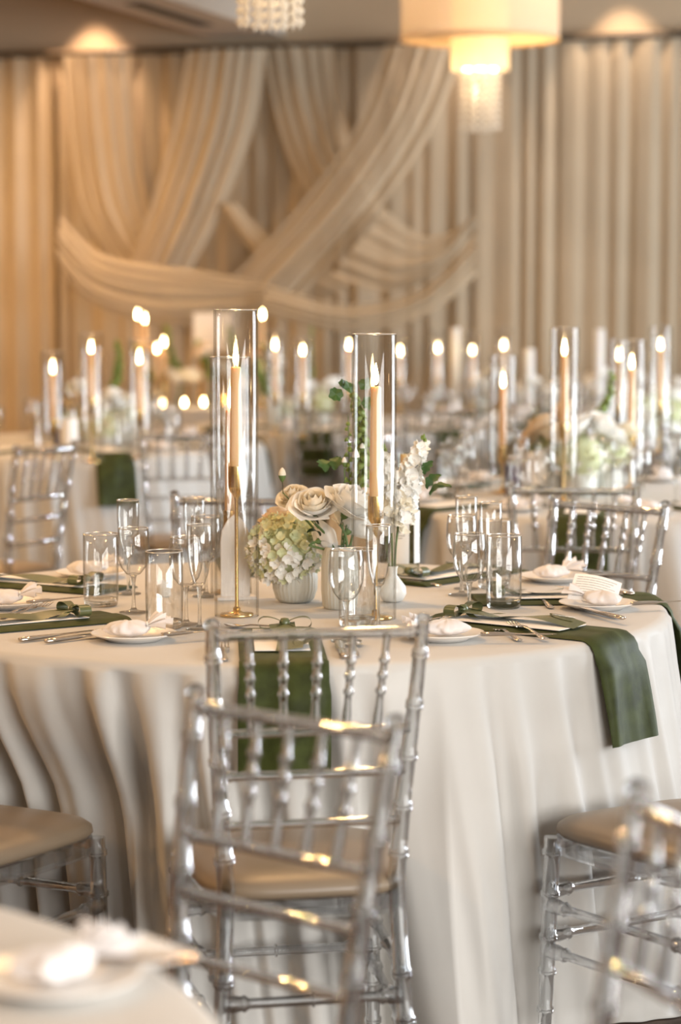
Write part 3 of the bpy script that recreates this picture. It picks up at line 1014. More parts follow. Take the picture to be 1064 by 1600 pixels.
glass('w', 721, 930, 'wine glass a little behind the one by the crossed forks')
glass('h', 787, 949, 'clear water glass beside the long green napkin')
glass('f', 766, 934, 'champagne flute behind the water glass by the green napkin')
glass('f', 728, 920, 'champagne flute rising highest behind the paired wine glasses')
glass('h', 772, 918, 'clear water glass furthest back beside the paired wine glasses')
# plates, favors, butter knives
PLATES = [
    (209, 1000, 20, 'white bread plate with tissue favor nearest the cloth folds', 0),
    (690, 999, 200, 'white bread plate behind the post of the front chair', 1),
    (934, 951, 150, 'white bread plate with printed paper and favor at the table edge', 2),
    (866, 908, 170, 'white bread plate with frayed favor before the beaded chair', 3),
    (12, 949, -10, 'white bread plate cut off by the frame edge', 0),
    (142, 902, 30, 'white bread plate behind the first water glass', 1),
]
for i, (px, py, a, lb, fv) in enumerate(PLATES):
    c = at(px, py, Z0)
    ob('bread_plate', PLATE, None, c, (0, 0, 0), label=lb, cat='plate', group='bread plates on the sharp table')
    fa = {0: 0.3, 1: 3.4, 2: 2.7, 3: 0.5, 4: 0.2, 5: 0.4}[i]
    t = thing('favor_bag', 'white tissue favor bag on the ' + lb.replace('white bread plate ', 'plate '), 'favor bag', (c.x, c.y, c.z + 0.0065), fa, 'tissue favors on plates')
    ob('bag', FAVOR[fv], t, (-0.01, 0, 0.0))
    ob('tie', TIE, t, (-0.01, 0, 0.0))
    if i in (0, 2, 3, 4, 1):
        k = math.radians({0: -70, 1: -100, 2: -80, 3: -75, 4: -60}[i])
        ob('butter_knife', BKNIFE, None, (c.x + 0.075 * math.cos(k + 1.9), c.y - 0.048, c.z + 0.0125), (0, 0.0, k + 0.2), label='butter knife lying across the ' + lb.replace('white bread plate ', 'plate '), cat='knife', group='butter knives on plates')
# printed paper on the edge plate
c = at(934, 951, Z0)
t = thing('printed_paper', 'small printed white paper leaning on the favor at the table edge', 'paper', (c.x - 0.005, c.y + 0.02, c.z + 0.036), Euler((0.75, 0.18, -0.25)))
ob('sheet', MB().grid(lambda a, b: ((a - 0.5) * 0.105, (b - 0.5) * 0.075, 0.008 * math.sin(PI * a)), 10, 4).mesh('sheet', 'paper', angle=0), t)
mb = MB()
for k in range(9):
    y = 0.028 - 0.0068 * k
    x1 = 0.044 - 0.012 * ((k * 7) % 3) / 2
    for q in range(6):
        xa, xb = -0.045 + (x1 + 0.045) * q / 6, -0.045 + (x1 + 0.045) * (q + 1) / 6
        za, zb = [0.0006 + 0.008 * math.sin(PI * (x / 0.105 + 0.5)) for x in (xa, xb)]
        o_ = len(mb.v)
        mb.v += [(xa, y, za), (xb - 0.001, y, zb), (xb - 0.001, y + 0.0015, zb), (xa, y + 0.0015, za)]
        mb.f.append((o_, o_ + 1, o_ + 2, o_ + 3))
        mb.m.append(0)
ob('print', mb.mesh('print', 'ink', smooth=False), t)
# cutlery
def lay(me, nm, px, py, px2, py2, label, cat, dz=0.0005, tilt=0.0):
    a, b = at(px, py, Z0), at(px2, py2, Z0)
    d = b - a
    ob(nm, me, None, (a.x, a.y, Z0 + dz), (tilt, 0, math.atan2(d.y, d.x) - PI / 2), label=label, cat=cat, group='cutlery on the sharp table')
lay(FORK, 'dinner_fork', 853, 1003, 740, 962, 'polished fork whose tines rest on the long green napkin', 'fork', 0.003, 0.03)
lay(FORK, 'salad_fork', 812, 1003, 733, 965, 'polished fork beside the long green napkin, nearer the front chair', 'fork', 0.0)
lay(FORK, 'dinner_fork', 676, 984, 742, 945, 'polished fork standing crossed under the nearest wine glass', 'fork', 0.003)
lay(SPOON, 'dessert_spoon', 645, 977, 760, 962, 'polished spoon lying between chair post and wine glass', 'spoon')
lay(KNIFE, 'dinner_knife', 974, 977, 905, 958, 'polished knife whose handle shows beside the long napkin', 'knife', 0.010)
lay(KNIFE, 'dinner_knife', 966, 968, 880, 948, 'polished knife behind the long napkin and before the edge plate', 'knife', 0.0005)
lay(FORK, 'dinner_fork', 350, 1034, 348, 977, 'polished fork upright between front chair post and candlestick', 'fork', 0.0005)
lay(FORK, 'salad_fork', 330, 1034, 336, 978, 'polished fork partly behind the front chair post', 'fork', 0.0005)
lay(SPOON, 'dessert_spoon', 470, 988, 372, 981, 'polished spoon lying across above the front napkin', 'spoon')
lay(KNIFE, 'dinner_knife', 538, 1030, 512, 968, 'polished knife pointing at the tall ribbed vase', 'knife')
lay(SPOON, 'teaspoon', 556, 1028, 548, 985, 'polished spoon beside the front water glass', 'spoon')
lay(KNIFE, 'dinner_knife', 30, 1004, 175, 985, 'polished knife beside the scripted name tag', 'knife', 0.0005)
lay(KNIFE, 'steak_knife', 70, 1006, 200, 990, 'polished knife nearest the cloth edge by the name tag', 'knife', 0.0005)
lay(FORK, 'dinner_fork', 20, 975, 112, 946, 'polished fork lying over the green ribbon at the cut off seat', 'fork', 0.014)
lay(FORK, 'salad_fork', 0, 978, 95, 948, 'polished fork behind the one over the green ribbon', 'fork', 0.014)
lay(SPOON, 'dessert_spoon', 690, 917, 640, 912, 'polished spoon beside the wine bottle foot', 'spoon')
lay(FORK, 'dinner_fork', 655, 914, 700, 905, 'polished fork before the dark bow by the bottle', 'fork')
lay(SPOON, 'dessert_spoon', 862, 952, 820, 925, 'polished spoon between the two favor plates', 'spoon')
lay(KNIFE, 'dinner_knife', 990, 943, 900, 934, 'polished knife at the edge plate rim', 'knife', 0.017)

# ------------------------------------------------------------------ candles
def hurricane_mesh(r_, h, seg=40):
    t = 0.0028
    mb = MB()
    mb.cap = False
    mb.lathe([(r_ - t, 0.0), (r_, 0.0), (r_, h * 0.5), (r_, h - 0.002), (r_ - 0.0008, h), (r_ - t + 0.0008, h), (r_ - t, h - 0.002), (r_ - t, h * 0.5), (r_ - t, 0.0)], seg)
    R2 = r_ - t / 2
    mb.grid(lambda a, b: ((R2 + 0.0018 * math.cos(2 * PI * b)) * math.cos(2 * PI * a), (R2 + 0.0018 * math.cos(2 * PI * b)) * math.sin(2 * PI * a), h + 0.0014 * math.sin(2 * PI * b)), seg, 7, True, 1)
    return mb.mesh('glass_cylinder', 'hurricane', 'lip_highlight', angle=60)
def stick_meshes(h):
    base = MB().lathe([(0.001, 0), (0.0355, 0), (0.0365, 0.003), (0.035, 0.0055), (0.012, 0.008), (0.0075, 0.012), (0.0085, 0.016), (0.005, 0.020), (0.001, 0.021)], 32)
    stem = MB().lathe([(0.0045, 0.018), (0.0040, 0.03), (0.0040, h - 0.075), (0.0055, h - 0.066)], 12)
    cup = MB().lathe([(0.0045, h - 0.068), (0.0080, h - 0.062), (0.0155, h - 0.050), (0.0172, h - 0.042), (0.0172, h), (0.0158, h), (0.0152, h - 0.03), (0.001, h - 0.032)], 24)
    return [('base', base.mesh('base', 'gold')), ('stem', stem.mesh('stem', 'gold')), ('cup', cup.mesh('cup', 'gold', angle=40))]
def taper_mesh(l, r0=0.0136, r1=0.0108):
    return MB().lathe([(r0 * 0.8, 0), (r0, 0.02), (r0, 0.05), (r1, l - 0.004), (r1 * 0.85, l), (0.003, l - 0.0015), (0.001, l - 0.001)], 20).mesh('wax_body', 'wax')
FLAME = MB().lathe([(0.0008, 0.0), (0.0045, 0.005), (0.0066, 0.013), (0.0060, 0.023), (0.0036, 0.036), (0.0015, 0.046), (0.0003, 0.053)], 12).mesh('flame', 'flame', angle=0)
WICK = MB().tube([(0, 0, -0.002), (0, 0, 0.006), (0.0015, 0, 0.010)], [(0, .0011), (0.6, .001), (1, .0006)], 6).mesh('wick', 'wick')
MESHC = {}
def cached(key, fn):
    if key not in MESHC:
        MESHC[key] = fn()
    return MESHC[key]
def candle_set(loc, stick_h, candle_top, cyl_h, names, group, cyl_r=0.047, lit=True, off=(0, 0)):
    """candlestick, taper candle and glass cylinder; heights above the table."""
    x, y, z = loc
    st = cached(('s', round(stick_h, 2)), lambda: stick_meshes(round(stick_h, 2)))
    piece('candlestick', st, (x + off[0], y + off[1], z), 0, names[0], 'candlestick', group)
    l = round(candle_top - stick_h + 0.03, 2)
    t = thing('taper_candle', names[1], 'candle', (x + off[0], y + off[1], z + round(stick_h, 2) - 0.030), 0, group)
    ob('wax_body', cached(('t', l), lambda: taper_mesh(l)), t)
    w = ob('wick', WICK, t, (0, 0, l))
    if lit:
        ob('flame', FLAME, t, (0, 0, l + 0.004), (0.0, 0, random.uniform(0, 6)), (1, 1, random.uniform(0.85, 1.05)))
    ob('hurricane_glass', cached(('h', round(cyl_h, 2), cyl_r), lambda: hurricane_mesh(cyl_r, round(cyl_h, 2))), None, (x, y, z), label=names[2], cat='glass cylinder', group=group)
GC = 'candle groups of the sharp table'
candle_set(at(370, 962, Z0), 0.317, 0.530, 0.645, ('tall slim brass candlestick in the tallest glass cylinder', 'lit ivory taper candle in the tallest glass cylinder', 'tallest clear glass cylinder around a lit taper candle'), GC)
candle_set(at(584, 966, Z0), 0.255, 0.487, 0.60, ('brass candlestick in the glass cylinder before the stock flowers', 'lit ivory taper candle before the stock flowers', 'clear glass cylinder standing before the roses and stock flowers'), GC, off=(0.004, -0.004))
candle_set(at(361, 926, Z0), 0.19, 0.418, 0.54, ('short brass candlestick behind the white arched sign', 'lit taper candle behind the tallest glass cylinder', 'shorter clear glass cylinder overlapping behind the tallest one'), GC)

# ------------------------------------------------------------------ main table centrepiece
def ribbed_vase(prof, ribs, n=None, depth=0.03):
    n = n or ribs * 4
    m = len(prof)
    def fn(a, b):
        r_, z = prof[round(b * (m - 1))]
        k = 1 - depth * abs(math.sin(ribs * PI * a)) ** 0.5 * (1 if 0 < b < 0.93 else 0) if r_ > 0.01 else 1
        return (r_ * k * math.cos(2 * PI * a), r_ * k * math.sin(2 * PI * a), z)
    return MB().grid(fn, n, m, True).mesh('vase', 'ceramic', angle=60)
VB = ribbed_vase([(0.001, 0.002), (0.034, 0.0), (0.043, 0.008), (0.050, 0.030), (0.051, 0.055), (0.0475, 0.075), (0.044, 0.082), (0.042, 0.082), (0.043, 0.06), (0.001, 0.03)], 30)
VT = ribbed_vase([(0.001, 0.002), (0.034, 0.0), (0.038, 0.006), (0.041, 0.04), (0.0405, 0.10), (0.037, 0.125), (0.032, 0.135), (0.030, 0.135), (0.032, 0.10), (0.001, 0.06)], 30)
VR = MB().lathe([(0.001, 0.002), (0.016, 0.0), (0.024, 0.004), (0.0315, 0.018), (0.030, 0.034), (0.018, 0.050), (0.010, 0.060), (0.011, 0.074), (0.013, 0.080), (0.011, 0.080), (0.008, 0.062), (0.001, 0.05)], 32).mesh('bud_vase', 'ceramic_white')
pB, pT, pR = at(461, 940, Z0), at(531, 950, Z0), at(613, 940, Z0)
ob('ribbed_bowl', VB, None, pB, label='low ribbed pale ceramic bowl holding the hydrangea', cat='vase')
ob('ribbed_vase', VT, None, pT, label='taller ribbed pale ceramic vase holding the roses', cat='vase')
ob('bud_vase', VR, None, pR, label='small round white bud vase beside the wine bottle', cat='vase')
# petals, florets, leaves
def petal_mesh(w, h, cup, curl, m, nu=7, nv=7, frill=0.0):
    """Base at the origin, growing up +z, hollow towards +y."""
    def fn(a, b):
        s = 2 * a - 1
        ww = w * (0.35 + 0.65 * min(1.0, b / 0.55) ** 0.8) * (1 - 0.32 * max(0.0, (b - 0.55) / 0.45) ** 2)
        x = s * ww
        z = h * b * (1 - 0.22 * s * s * b)
        y = -cup * math.sin(PI * 0.5 * b) + cup * 1.05 * s * s * (0.35 + 0.65 * b) - curl * max(0, b - 0.62) ** 1.6 * 6
        y += frill * b * math.sin(9 * a + 3)
        return (x, y, z)
    return MB().grid(fn, nu, nv).mesh('petal', m, angle=0)
ROSE_LAYERS = [   # petals, base, middle and rim radius, height, half angle, lift
    (3, 0.003, 0.0095, 0.0055, 0.040, 1.75, 0.006),
    (4, 0.005, 0.0160, 0.0135, 0.042, 1.25, 0.004),
    (5, 0.007, 0.0235, 0.0245, 0.041, 1.05, 0.002),
    (5, 0.008, 0.0300, 0.0370, 0.036, 0.98, 0.000),
    (6, 0.009, 0.0350, 0.0500, 0.025, 0.86, -0.003),
]
def wrap_petal(r0, r1, r2, h, W, s):
    """One petal wrapped round the rose's axis, its rim rolling outwards."""
    def fn(a, b):
        q = 2 * a - 1
        ph = q * W * (0.45 + 0.55 * min(1.0, b / 0.5)) * (1 - 0.18 * max(0.0, (b - 0.6) / 0.4) ** 2)
        if b < 0.6:
            k = b / 0.6
            r_ = r0 + (r1 - r0) * math.sin(PI / 2 * k)
        else:
            k = (b - 0.6) / 0.4
            r_ = r1 + (r2 - r1) * k ** 1.3
        r_ += 0.0035 * (q + 1) / 2 * (0.4 + b) + 0.0012 * math.sin(5 * q + 2) * b
        z = h * (b - 0.14 * q * q * b * b) - (r2 > r1) * 0.10 * h * max(0.0, b - 0.8) / 0.2
        return (s * r_ * math.cos(ph), s * r_ * math.sin(ph), s * z)
    return fn
def rose(loc, size, tilt, rotz, col, label, stem_to=None, inner=None, group='roses of the centrepiece'):
    s = size
    eu = Euler((tilt[0], tilt[1], rotz))
    t = thing('rose', label, 'rose', loc, eu, group)
    rnd = random.Random(len(label))
    for li, (n, r0, r1, r2, h, W, dz) in enumerate(ROSE_LAYERS):
        c = inner if (inner and li < 3) else col
        me = cached(('rp', li, s, c), lambda: MB().grid(wrap_petal(r0, r1, r2, h, W, s), 11, 9).mesh('petal', c, angle=0))
        a0 = rnd.uniform(0, 6.28)
        for k in range(n):
            ob('petal', me, t, (0, 0, dz * s), (rnd.uniform(-0.06, 0.06), rnd.uniform(-0.06, 0.06), a0 + 2 * PI * k / n + rnd.uniform(-0.12, 0.12)))
    hip = cached(('hip', s), lambda: MB().lathe([(0.002 * s, -0.014 * s), (0.006 * s, -0.010 * s), (0.009 * s, -0.002 * s), (0.007 * s, 0.006 * s)], 10).mesh('hip', 'stem'))
    ob('hip', hip, t)
    if stem_to is not None:
        a = Vector(loc)
        b = Vector(stem_to)
        M = (Matrix.Translation(a) @ eu.to_matrix().to_4x4()).inverted()
        pts = spline([Vector((0, 0, -0.005)), Vector((0, 0, -0.03)), M @ (a.lerp(b, 0.6) + Vector((0.004, 0, 0.01))), M @ b], 10)
        ob('stem', MB().tube(pts, [(i / 9, 0.0026) for i in range(10)], 7).mesh('stem', 'stem'), t)
    return t
def leaf_mesh(w, l, bend, m, lobes=0):
    def fn(a, b):
        s = 2 * a - 1
        ww = w * math.sin(PI * (0.04 + 0.93 * b)) ** 0.8
        if lobes:
            ww *= 1 + 0.22 * math.cos(2 * PI * lobes * b)
        return (s * ww, l * b, bend * math.sin(PI * b) * l + 0.25 * w * abs(s) - bend * l * b * 0.6)
    return MB().grid(fn, 5, 13).mesh('leaf', m, angle=0)
LF1, LF2, LF3 = leaf_mesh(0.015, 0.050, 0.25, 'leaf_dark'), leaf_mesh(0.020, 0.045, 0.2, 'leaf', 3), leaf_mesh(0.012, 0.045, 0.3, 'leaf')
def floret_mesh(m, s=1.0):
    mb = MB()
    for k in range(4):
        a = k * PI / 2
        ca, sa = math.cos(a), math.sin(a)
        def fn(p, q, ca=ca, sa=sa):
            x = s * (0.001 + 0.0105 * q)
            y = s * 0.0066 * (2 * p - 1) * math.sin(PI * (0.15 + 0.75 * q)) ** 0.7
            z = s * (0.0055 * q * q + 0.003 * (2 * p - 1) ** 2 * q + 0.001)
            return (x * ca - y * sa, x * sa + y * ca, z)
        mb.grid(fn, 4, 4)
    mb.lathe([(0.0014 * s, 0.0), (0.0012 * s, 0.002 * s), (0.0002, 0.003 * s)], 6)
    return mb.mesh('floret', m, angle=0)
FLO = {k: floret_mesh(k) for k in ('petal_white', 'petal_green', 'petal_yellow', 'petal_cream')}
def hydrangea(loc, rad, label, n=150, cols=None, seed=1, squash=(1, 1, 0.92), core='petal_green', group='hydrangeas'):
    rnd = random.Random(seed)
    t = thing('hydrangea', label, 'hydrangea', loc, 0, group)
    cm = cached(('core', round(rad, 3), core), lambda: MB().lathe([(rad * 0.86 * math.sin(PI * i / 12) + 1e-4, -rad * 0.86 * math.cos(PI * i / 12)) for i in range(13)], 20).mesh('core', core))
    ob('core', cm, t, (0, 0, 0), (0, 0, 0), squash)
    for i in range(n):
        z = 1 - 2 * (i + 0.5) / n
        a = i * 2.39996 + rnd.uniform(-0.2, 0.2)
        rr = math.sqrt(max(0, 1 - z * z))
        d = Vector((rr * math.cos(a), rr * math.sin(a), z))
        q = d + Vector((rnd.uniform(-.6, .6), rnd.uniform(-.6, .6), rnd.uniform(-.5, .6)))
        rot = q.to_track_quat('Z', 'Y').to_euler()
        key = cols(d, rnd) if cols else rnd.choice(('petal_white', 'petal_white', 'petal_green', 'petal_cream'))
        k = rad * rnd.uniform(0.90, 1.08)
        sc = rnd.uniform(0.85, 1.2)
        ob('floret', FLO[key], t, (d.x * k * squash[0], d.y * k * squash[1], d.z * k * squash[2]), rot, (sc, sc, sc))
    return t
def hyd_cols(d, rnd):
    x = rnd.random()
    if d.z > 0.25 and d.x > -0.5:
        return 'petal_yellow' if x < 0.55 else 'petal_green'
    if d.x > 0.1 or d.z < -0.3:
        return 'petal_white' if x < 0.7 else 'petal_green'
    return 'petal_green' if x < 0.45 else ('petal_white' if x < 0.85 else 'petal_cream')
hp = deep(447, 860, pB.y)
hydrangea((hp.x, hp.y, hp.z), 0.078, 'pale green and white hydrangea head in the low ribbed bowl', 270, hyd_cols, 4)
rose(deep(437, 826, pB.y + 0.05), 1.1, (-0.2, -0.2), 0.4, 'petal_peach', 'peach cream rose peeking over the hydrangea', deep(450, 890, pB.y + 0.05))
yT = pT.y
rose(deep(490, 800, yT - 0.03), 1.08, (0.55, -0.25), 0.3, 'petal_white', 'cream rose with yellow heart in the middle of the bouquet', at(527, 948, TABZ + 0.06) if False else Vector((pT.x, pT.y, TABZ + 0.09)), inner='petal_cream')
rose(deep(541, 800, yT - 0.02), 1.30, (0.5, 0.1), 0.9, 'petal_white', 'largest white rose in front of the tall glass cylinder', Vector((pT.x + 0.01, pT.y, TABZ + 0.09)))
rose(deep(459, 782, yT + 0.03), 0.72, (-0.2, -0.6), 1.3, 'petal_cream', 'small half open cream rose turned away at the bouquet edge', Vector((pT.x - 0.015, pT.y, TABZ + 0.09)))
rose(deep(545, 828, yT + 0.02), 1.0, (0.7, 0.4), 1.9, 'petal_white', 'white rose low behind the largest rose', Vector((pT.x + 0.015, pT.y + 0.01, TABZ + 0.09)))
rose(deep(499, 845, yT + 0.0), 0.8, (1.3, 0.2), 2.2, 'petal_white', 'white rose with drooping petals beside the hydrangea', Vector((pT.x - 0.01, pT.y + 0.01, TABZ + 0.09)))
def bud(loc, to, label, m='petal_cream', s=1.0):
    t = thing('flower_bud', label, 'flower bud', loc, 0, 'buds of the centrepiece')
    ob('bud', cached(('bud', m, s), lambda: MB().lathe([(0.002 * s, -0.012 * s), (0.007 * s, -0.006 * s), (0.0085 * s, 0.002 * s), (0.006 * s, 0.010 * s), (0.002 * s, 0.015 * s), (0.0003, 0.016 * s)], 12).mesh('bud', m)), t)
    ob('calyx', cached(('cal', s), lambda: MB().lathe([(0.001, -0.016 * s), (0.004 * s, -0.013 * s), (0.0078 * s, -0.005 * s), (0.0085 * s, -0.001 * s)], 10).mesh('calyx', 'stem')), t)
    d = Vector(to) - Vector(loc)
    ob('stem', MB().tube(spline([(0, 0, -0.013), (0.001, 0, -0.04), d * 0.6 + Vector((0.003, 0, 0)), d], 9), [(i / 8, 0.0014) for i in range(9)], 6).mesh('stem', 'stem'), t)
inT = Vector((pT.x, pT.y, TABZ + 0.10))
bud(deep(441, 742, yT), inT, 'single cream bud on a thin stem above the roses')
bud(deep(556, 714, yT + 0.02), inT, 'small white bud above the largest rose', 'petal_white')
bud(deep(538, 722, yT + 0.03), inT, 'tiny white bud next to the green flower spike', 'petal_white', 0.7)
bud(deep(566, 700, yT + 0.04), inT, 'tiny white bud between spike and candle', 'petal_white', 0.7)
def leaf_thing(px, py, y, rot, sc, me, label):
    ob('leaf', me, None, deep(px, py, y), rot, (sc, sc, sc), label=label, cat='leaf', group='leaves of the centrepiece')
leaf_thing(497, 820, yT - 0.03, (0.5, 0.2, 1.9), 0.9, LF1, 'dark rose leaf under the cream rose')
leaf_thing(500, 838, yT - 0.035, (0.4, -0.2, 2.2), 0.75, LF1, 'dark rose leaf pointing down to the hydrangea')
leaf_thing(508, 738, yT + 0.05, (0.9, 0.0, 0.5), 0.8, LF2, 'green serrated leaf behind the cream rose')
leaf_thing(524, 735, yT + 0.05, (1.0, 0.0, -0.4), 0.8, LF2, 'green serrated leaf behind the largest rose')
# green flower spike (bells on an upright stem)
BELL = MB().lathe([(0.002, 0), (0.005, 0.006), (0.009, 0.013), (0.013, 0.017)], 9).mesh('bract', 'bract', angle=0)
RLEAF = MB().grid(lambda a, b: (0.019 * b * (1 + 0.08 * math.cos(14 * PI * a)) * math.cos(2 * PI * a), 0.019 * b * (1 + 0.08 * math.cos(14 * PI * a)) * math.sin(2 * PI * a), 0.004 * b * math.sin(6 * PI * a)), 42, 4, True).mesh('round_leaf', 'leaf', angle=0)
def spike(pts, n, label, size=1.0, leaves=(), seed=3, group=None):
    rnd = random.Random(seed)
    S = spline(pts, 24)
    t = thing('green_flower_spike', label, 'flower', S[0], 0, group)
    L = [p - S[0] for p in S]
    ob('stem', MB().tube(L, [(i / 23, 0.003 * size * (1 - 0.5 * i / 23)) for i in range(24)], 6).mesh('stem', 'stem'), t)
    for i in range(n):
        f = 0.35 + 0.62 * i / n
        k = min(22, int(f * 23))
        p = L[k].lerp(L[k + 1], f * 23 - k)
        a = i * 2.4
        d = Vector((math.cos(a), math.sin(a), 0.55))
        s = size * (1.15 - 0.5 * (f - 0.35) / 0.62) * rnd.uniform(0.8, 1.1)
        ob('bract', BELL, t, p, d.to_track_quat('Z', 'Y').to_euler(), (s, s, s))
    for (q, sc, rt) in leaves:
        ob('round_leaf', RLEAF, t, Vector(q) - S[0], rt, (sc, sc, sc))
    return t
spike([pT + Vector((0.015, 0.02, 0.10)), deep(560, 790, yT + 0.04), deep(566, 720, yT + 0.05), deep(562, 660, yT + 0.05), deep(552, 612, yT + 0.05)], 42, 'green flower spike rising beside the second candle', 0.95,
      [(deep(525, 616, yT + 0.04), 0.85, (1.2, 0.2, 0.3)), (deep(546, 605, yT + 0.05), 0.9, (1.1, 0.4, 0.8)), (deep(571, 600, yT + 0.06), 0.8, (1.0, -0.3, 0.2)), (deep(575, 630, yT + 0.03), 0.75, (1.3, 0.5, 0.1)), (deep(536, 600, yT + 0.06), 0.55, (1.0, 0.8, 0.1))])
spike([pT + Vector((0.0, 0.03, 0.10)), deep(545, 790, yT + 0.06), deep(545, 720, yT + 0.06), deep(544, 650, yT + 0.06)], 16, 'thin green spike behind the glass cylinder', 0.6, seed=5)
# white stock flowers in the bud vase
def blossom_mesh(m):
    mb = MB()
    for k in range(6):
        a = k * PI / 3
        ca, sa = math.cos(a), math.sin(a)
        def fn(p, q, ca=ca, sa=sa, k=k):
            x = 0.001 + 0.0115 * q
            y = 0.0075 * (2 * p - 1) * math.sin(PI * (0.15 + 0.72 * q)) ** 0.7
            z = 0.006 * q * q * (1.4 if k % 2 else 0.5) + 0.0018 * math.sin(7 * p + k) * q
            return (x * ca - y * sa, x * sa + y * ca, z)
        mb.grid(fn, 4, 4)
    return mb.mesh('blossom', m, angle=0)
BLO = [blossom_mesh('petal_white'), blossom_mesh('petal_cream')]
def stock(pts, n, f0, label, seed, spread=0.020, s0=1.5, leaves=()):
    rnd = random.Random(seed)
    S = spline(pts, 24)
    t = thing('stock_flower', label, 'flower', S[0], 0, 'white stock flowers of the centrepiece')
    L = [p - S[0] for p in S]
    ob('stem', MB().tube(L, [(i / 23, 0.0024) for i in range(24)], 6).mesh('stem', 'stem'), t)
    for i in range(n):
        f = f0 + (0.985 - f0) * i / n
        k = min(22, int(f * 23))
        p = L[k].lerp(L[k + 1], f * 23 - k)
        a = i * 2.4 + rnd.uniform(-0.3, 0.3)
        d = Vector((math.cos(a), math.sin(a), rnd.uniform(-0.1, 0.7)))
        w = 1 - 0.55 * ((f - f0) / (1 - f0)) ** 1.5
        s = s0 * w * rnd.uniform(0.8, 1.15)
        ob('blossom', BLO[i % 5 == 0], t, p + d.normalized() * spread * w, (d + Vector((rnd.uniform(-.4, .4), rnd.uniform(-.4, .4), 0))).to_track_quat('Z', 'Y').to_euler(), (s, s, s))
    for k in range(4):
        ob('bud', cached('sb', lambda: MB().lathe([(0.001, 0), (0.003, 0.003), (0.003, 0.007), (0.0005, 0.011)], 7).mesh('bud', 'bract')), t, L[-1] + Vector((0.004 * math.cos(k * 1.6), 0.004 * math.sin(k * 1.6), -0.002 + 0.003 * k)))
    for (px, py, y, rt, sc) in leaves:
        ob('leaf', LF2, t, deep(px, py, y) - S[0], rt, (sc, sc, sc))
yR = pR.y
stock([pR + Vector((0, 0, 0.06)), deep(612, 840, yR), deep(606, 770, yR), deep(600, 705, yR)], 58, 0.38, 'upright white stock flower behind the second candle', 21, 0.024)
stock([pR + Vector((0.004, 0, 0.06)), deep(620, 840, yR), deep(632, 770, yR + 0.01), deep(662, 690, yR + 0.02)], 60, 0.48, 'white stock flower leaning over the wine bottle', 22, 0.025, 1.55,
      [(668, 765, yR, (0.9, 0.3, -1.2), 1.0), (672, 775, yR - 0.01, (0.5, 0.2, -1.5), 1.15), (664, 742, yR, (1.1, 0.2, -0.9), 0.8)])
stock([pR + Vector((-0.004, 0, 0.06)), deep(604, 850, yR + 0.02), deep(618, 800, yR + 0.02), deep(640, 750, yR + 0.03)], 34, 0.50, 'short white stock flower low by the bottle shoulder', 23, 0.022)
# wine bottle
bp = at(631, 904, Z0)
t = thing('wine_bottle', 'clear glass wine bottle with a white label behind the bud vase', 'bottle', bp, 0.0)
mb = MB()
mb.cap = False
prof = [(0.001, 0.006), (0.026, 0.003), (0.0345, 0.0), (0.0375, 0.005), (0.0375, 0.175), (0.035, 0.195), (0.026, 0.213), (0.0165, 0.228), (0.0145, 0.245), (0.0145, 0.292), (0.0155, 0.294), (0.0155, 0.302), (0.0135, 0.303)]
mb.lathe(prof, 36)
ob('glass_body', mb.mesh('glass_body', 'bottle_glass', angle=60), t)
ob('cork', MB().lathe([(0.0088, 0.262), (0.0088, 0.300), (0.001, 0.300)], 16).mesh('cork', 'wax'), t)
def wrap(a0, a1, z0, z1, r_, m, n=16):
    return MB().grid(lambda a, b: (r_ * math.cos(a0 + (a1 - a0) * a), r_ * math.sin(a0 + (a1 - a0) * a), z0 + (z1 - z0) * b), n, 2).mesh('label', m, angle=0)
R_ = math.radians
l1 = ob('paper_label', wrap(R_(-150), R_(-72), 0.040, 0.166, 0.0380, 'paper'), t)
l2 = ob('paper_label', wrap(R_(-52), R_(35), 0.040, 0.166, 0.0380, 'paper'), t)
for k in range(6):
    ob('print_line', wrap(R_(-118), R_(-118 + (12 + 9 * ((k * 5) % 3))), 0.130 - 0.006 * k, 0.132 - 0.006 * k, 0.0383, 'ink', 5), l1)
for k in range(12):
    if k != 6:
        ob('print_mark', wrap(R_(-22), R_(-14), 0.062 + 0.007 * k, 0.067 + 0.007 * k, 0.0383, 'ink', 3), l2)
# arched white table sign
sp = at(366, 941, Z0)
mb = MB()
ol = [(-0.033, 0.0), (0.033, 0.0), (0.033, 0.125), (0.030, 0.148), (0.020, 0.168), (0.008, 0.181), (0.0, 0.185), (-0.008, 0.181), (-0.020, 0.168), (-0.030, 0.148), (-0.033, 0.125)]
mb.rings([[(x, -0.003, z + 0.006) for x, z in ol], [(x, 0.003, z + 0.006) for x, z in ol]], True)
t = thing('table_sign', 'white arched table sign half inside the candle glow', 'table sign', (sp.x, sp.y + 0.055, Z0), 0.25)
ob('panel', mb.mesh('panel', 'sign_white', smooth=False), t)
ob('stand', MB().box((-0.045, -0.02, 0), (0.045, 0.02, 0.007)).mesh('stand', 'sign_white', smooth=False), t)
t = thing('votive', 'small white votive cup behind the water glass by the favor plate', 'votive', at(256, 932, Z0), 0)
ob('cup', MB().lathe([(0.001, 0.001), (0.013, 0.0), (0.0155, 0.004), (0.016, 0.036), (0.0148, 0.036), (0.014, 0.02), (0.001, 0.02)], 24).mesh('cup', 'ceramic_white'), t)
ob('wax', MB().lathe([(0.013, 0.018), (0.0138, 0.024), (0.001, 0.025)], 16).mesh('wax', 'wax_white'), t)

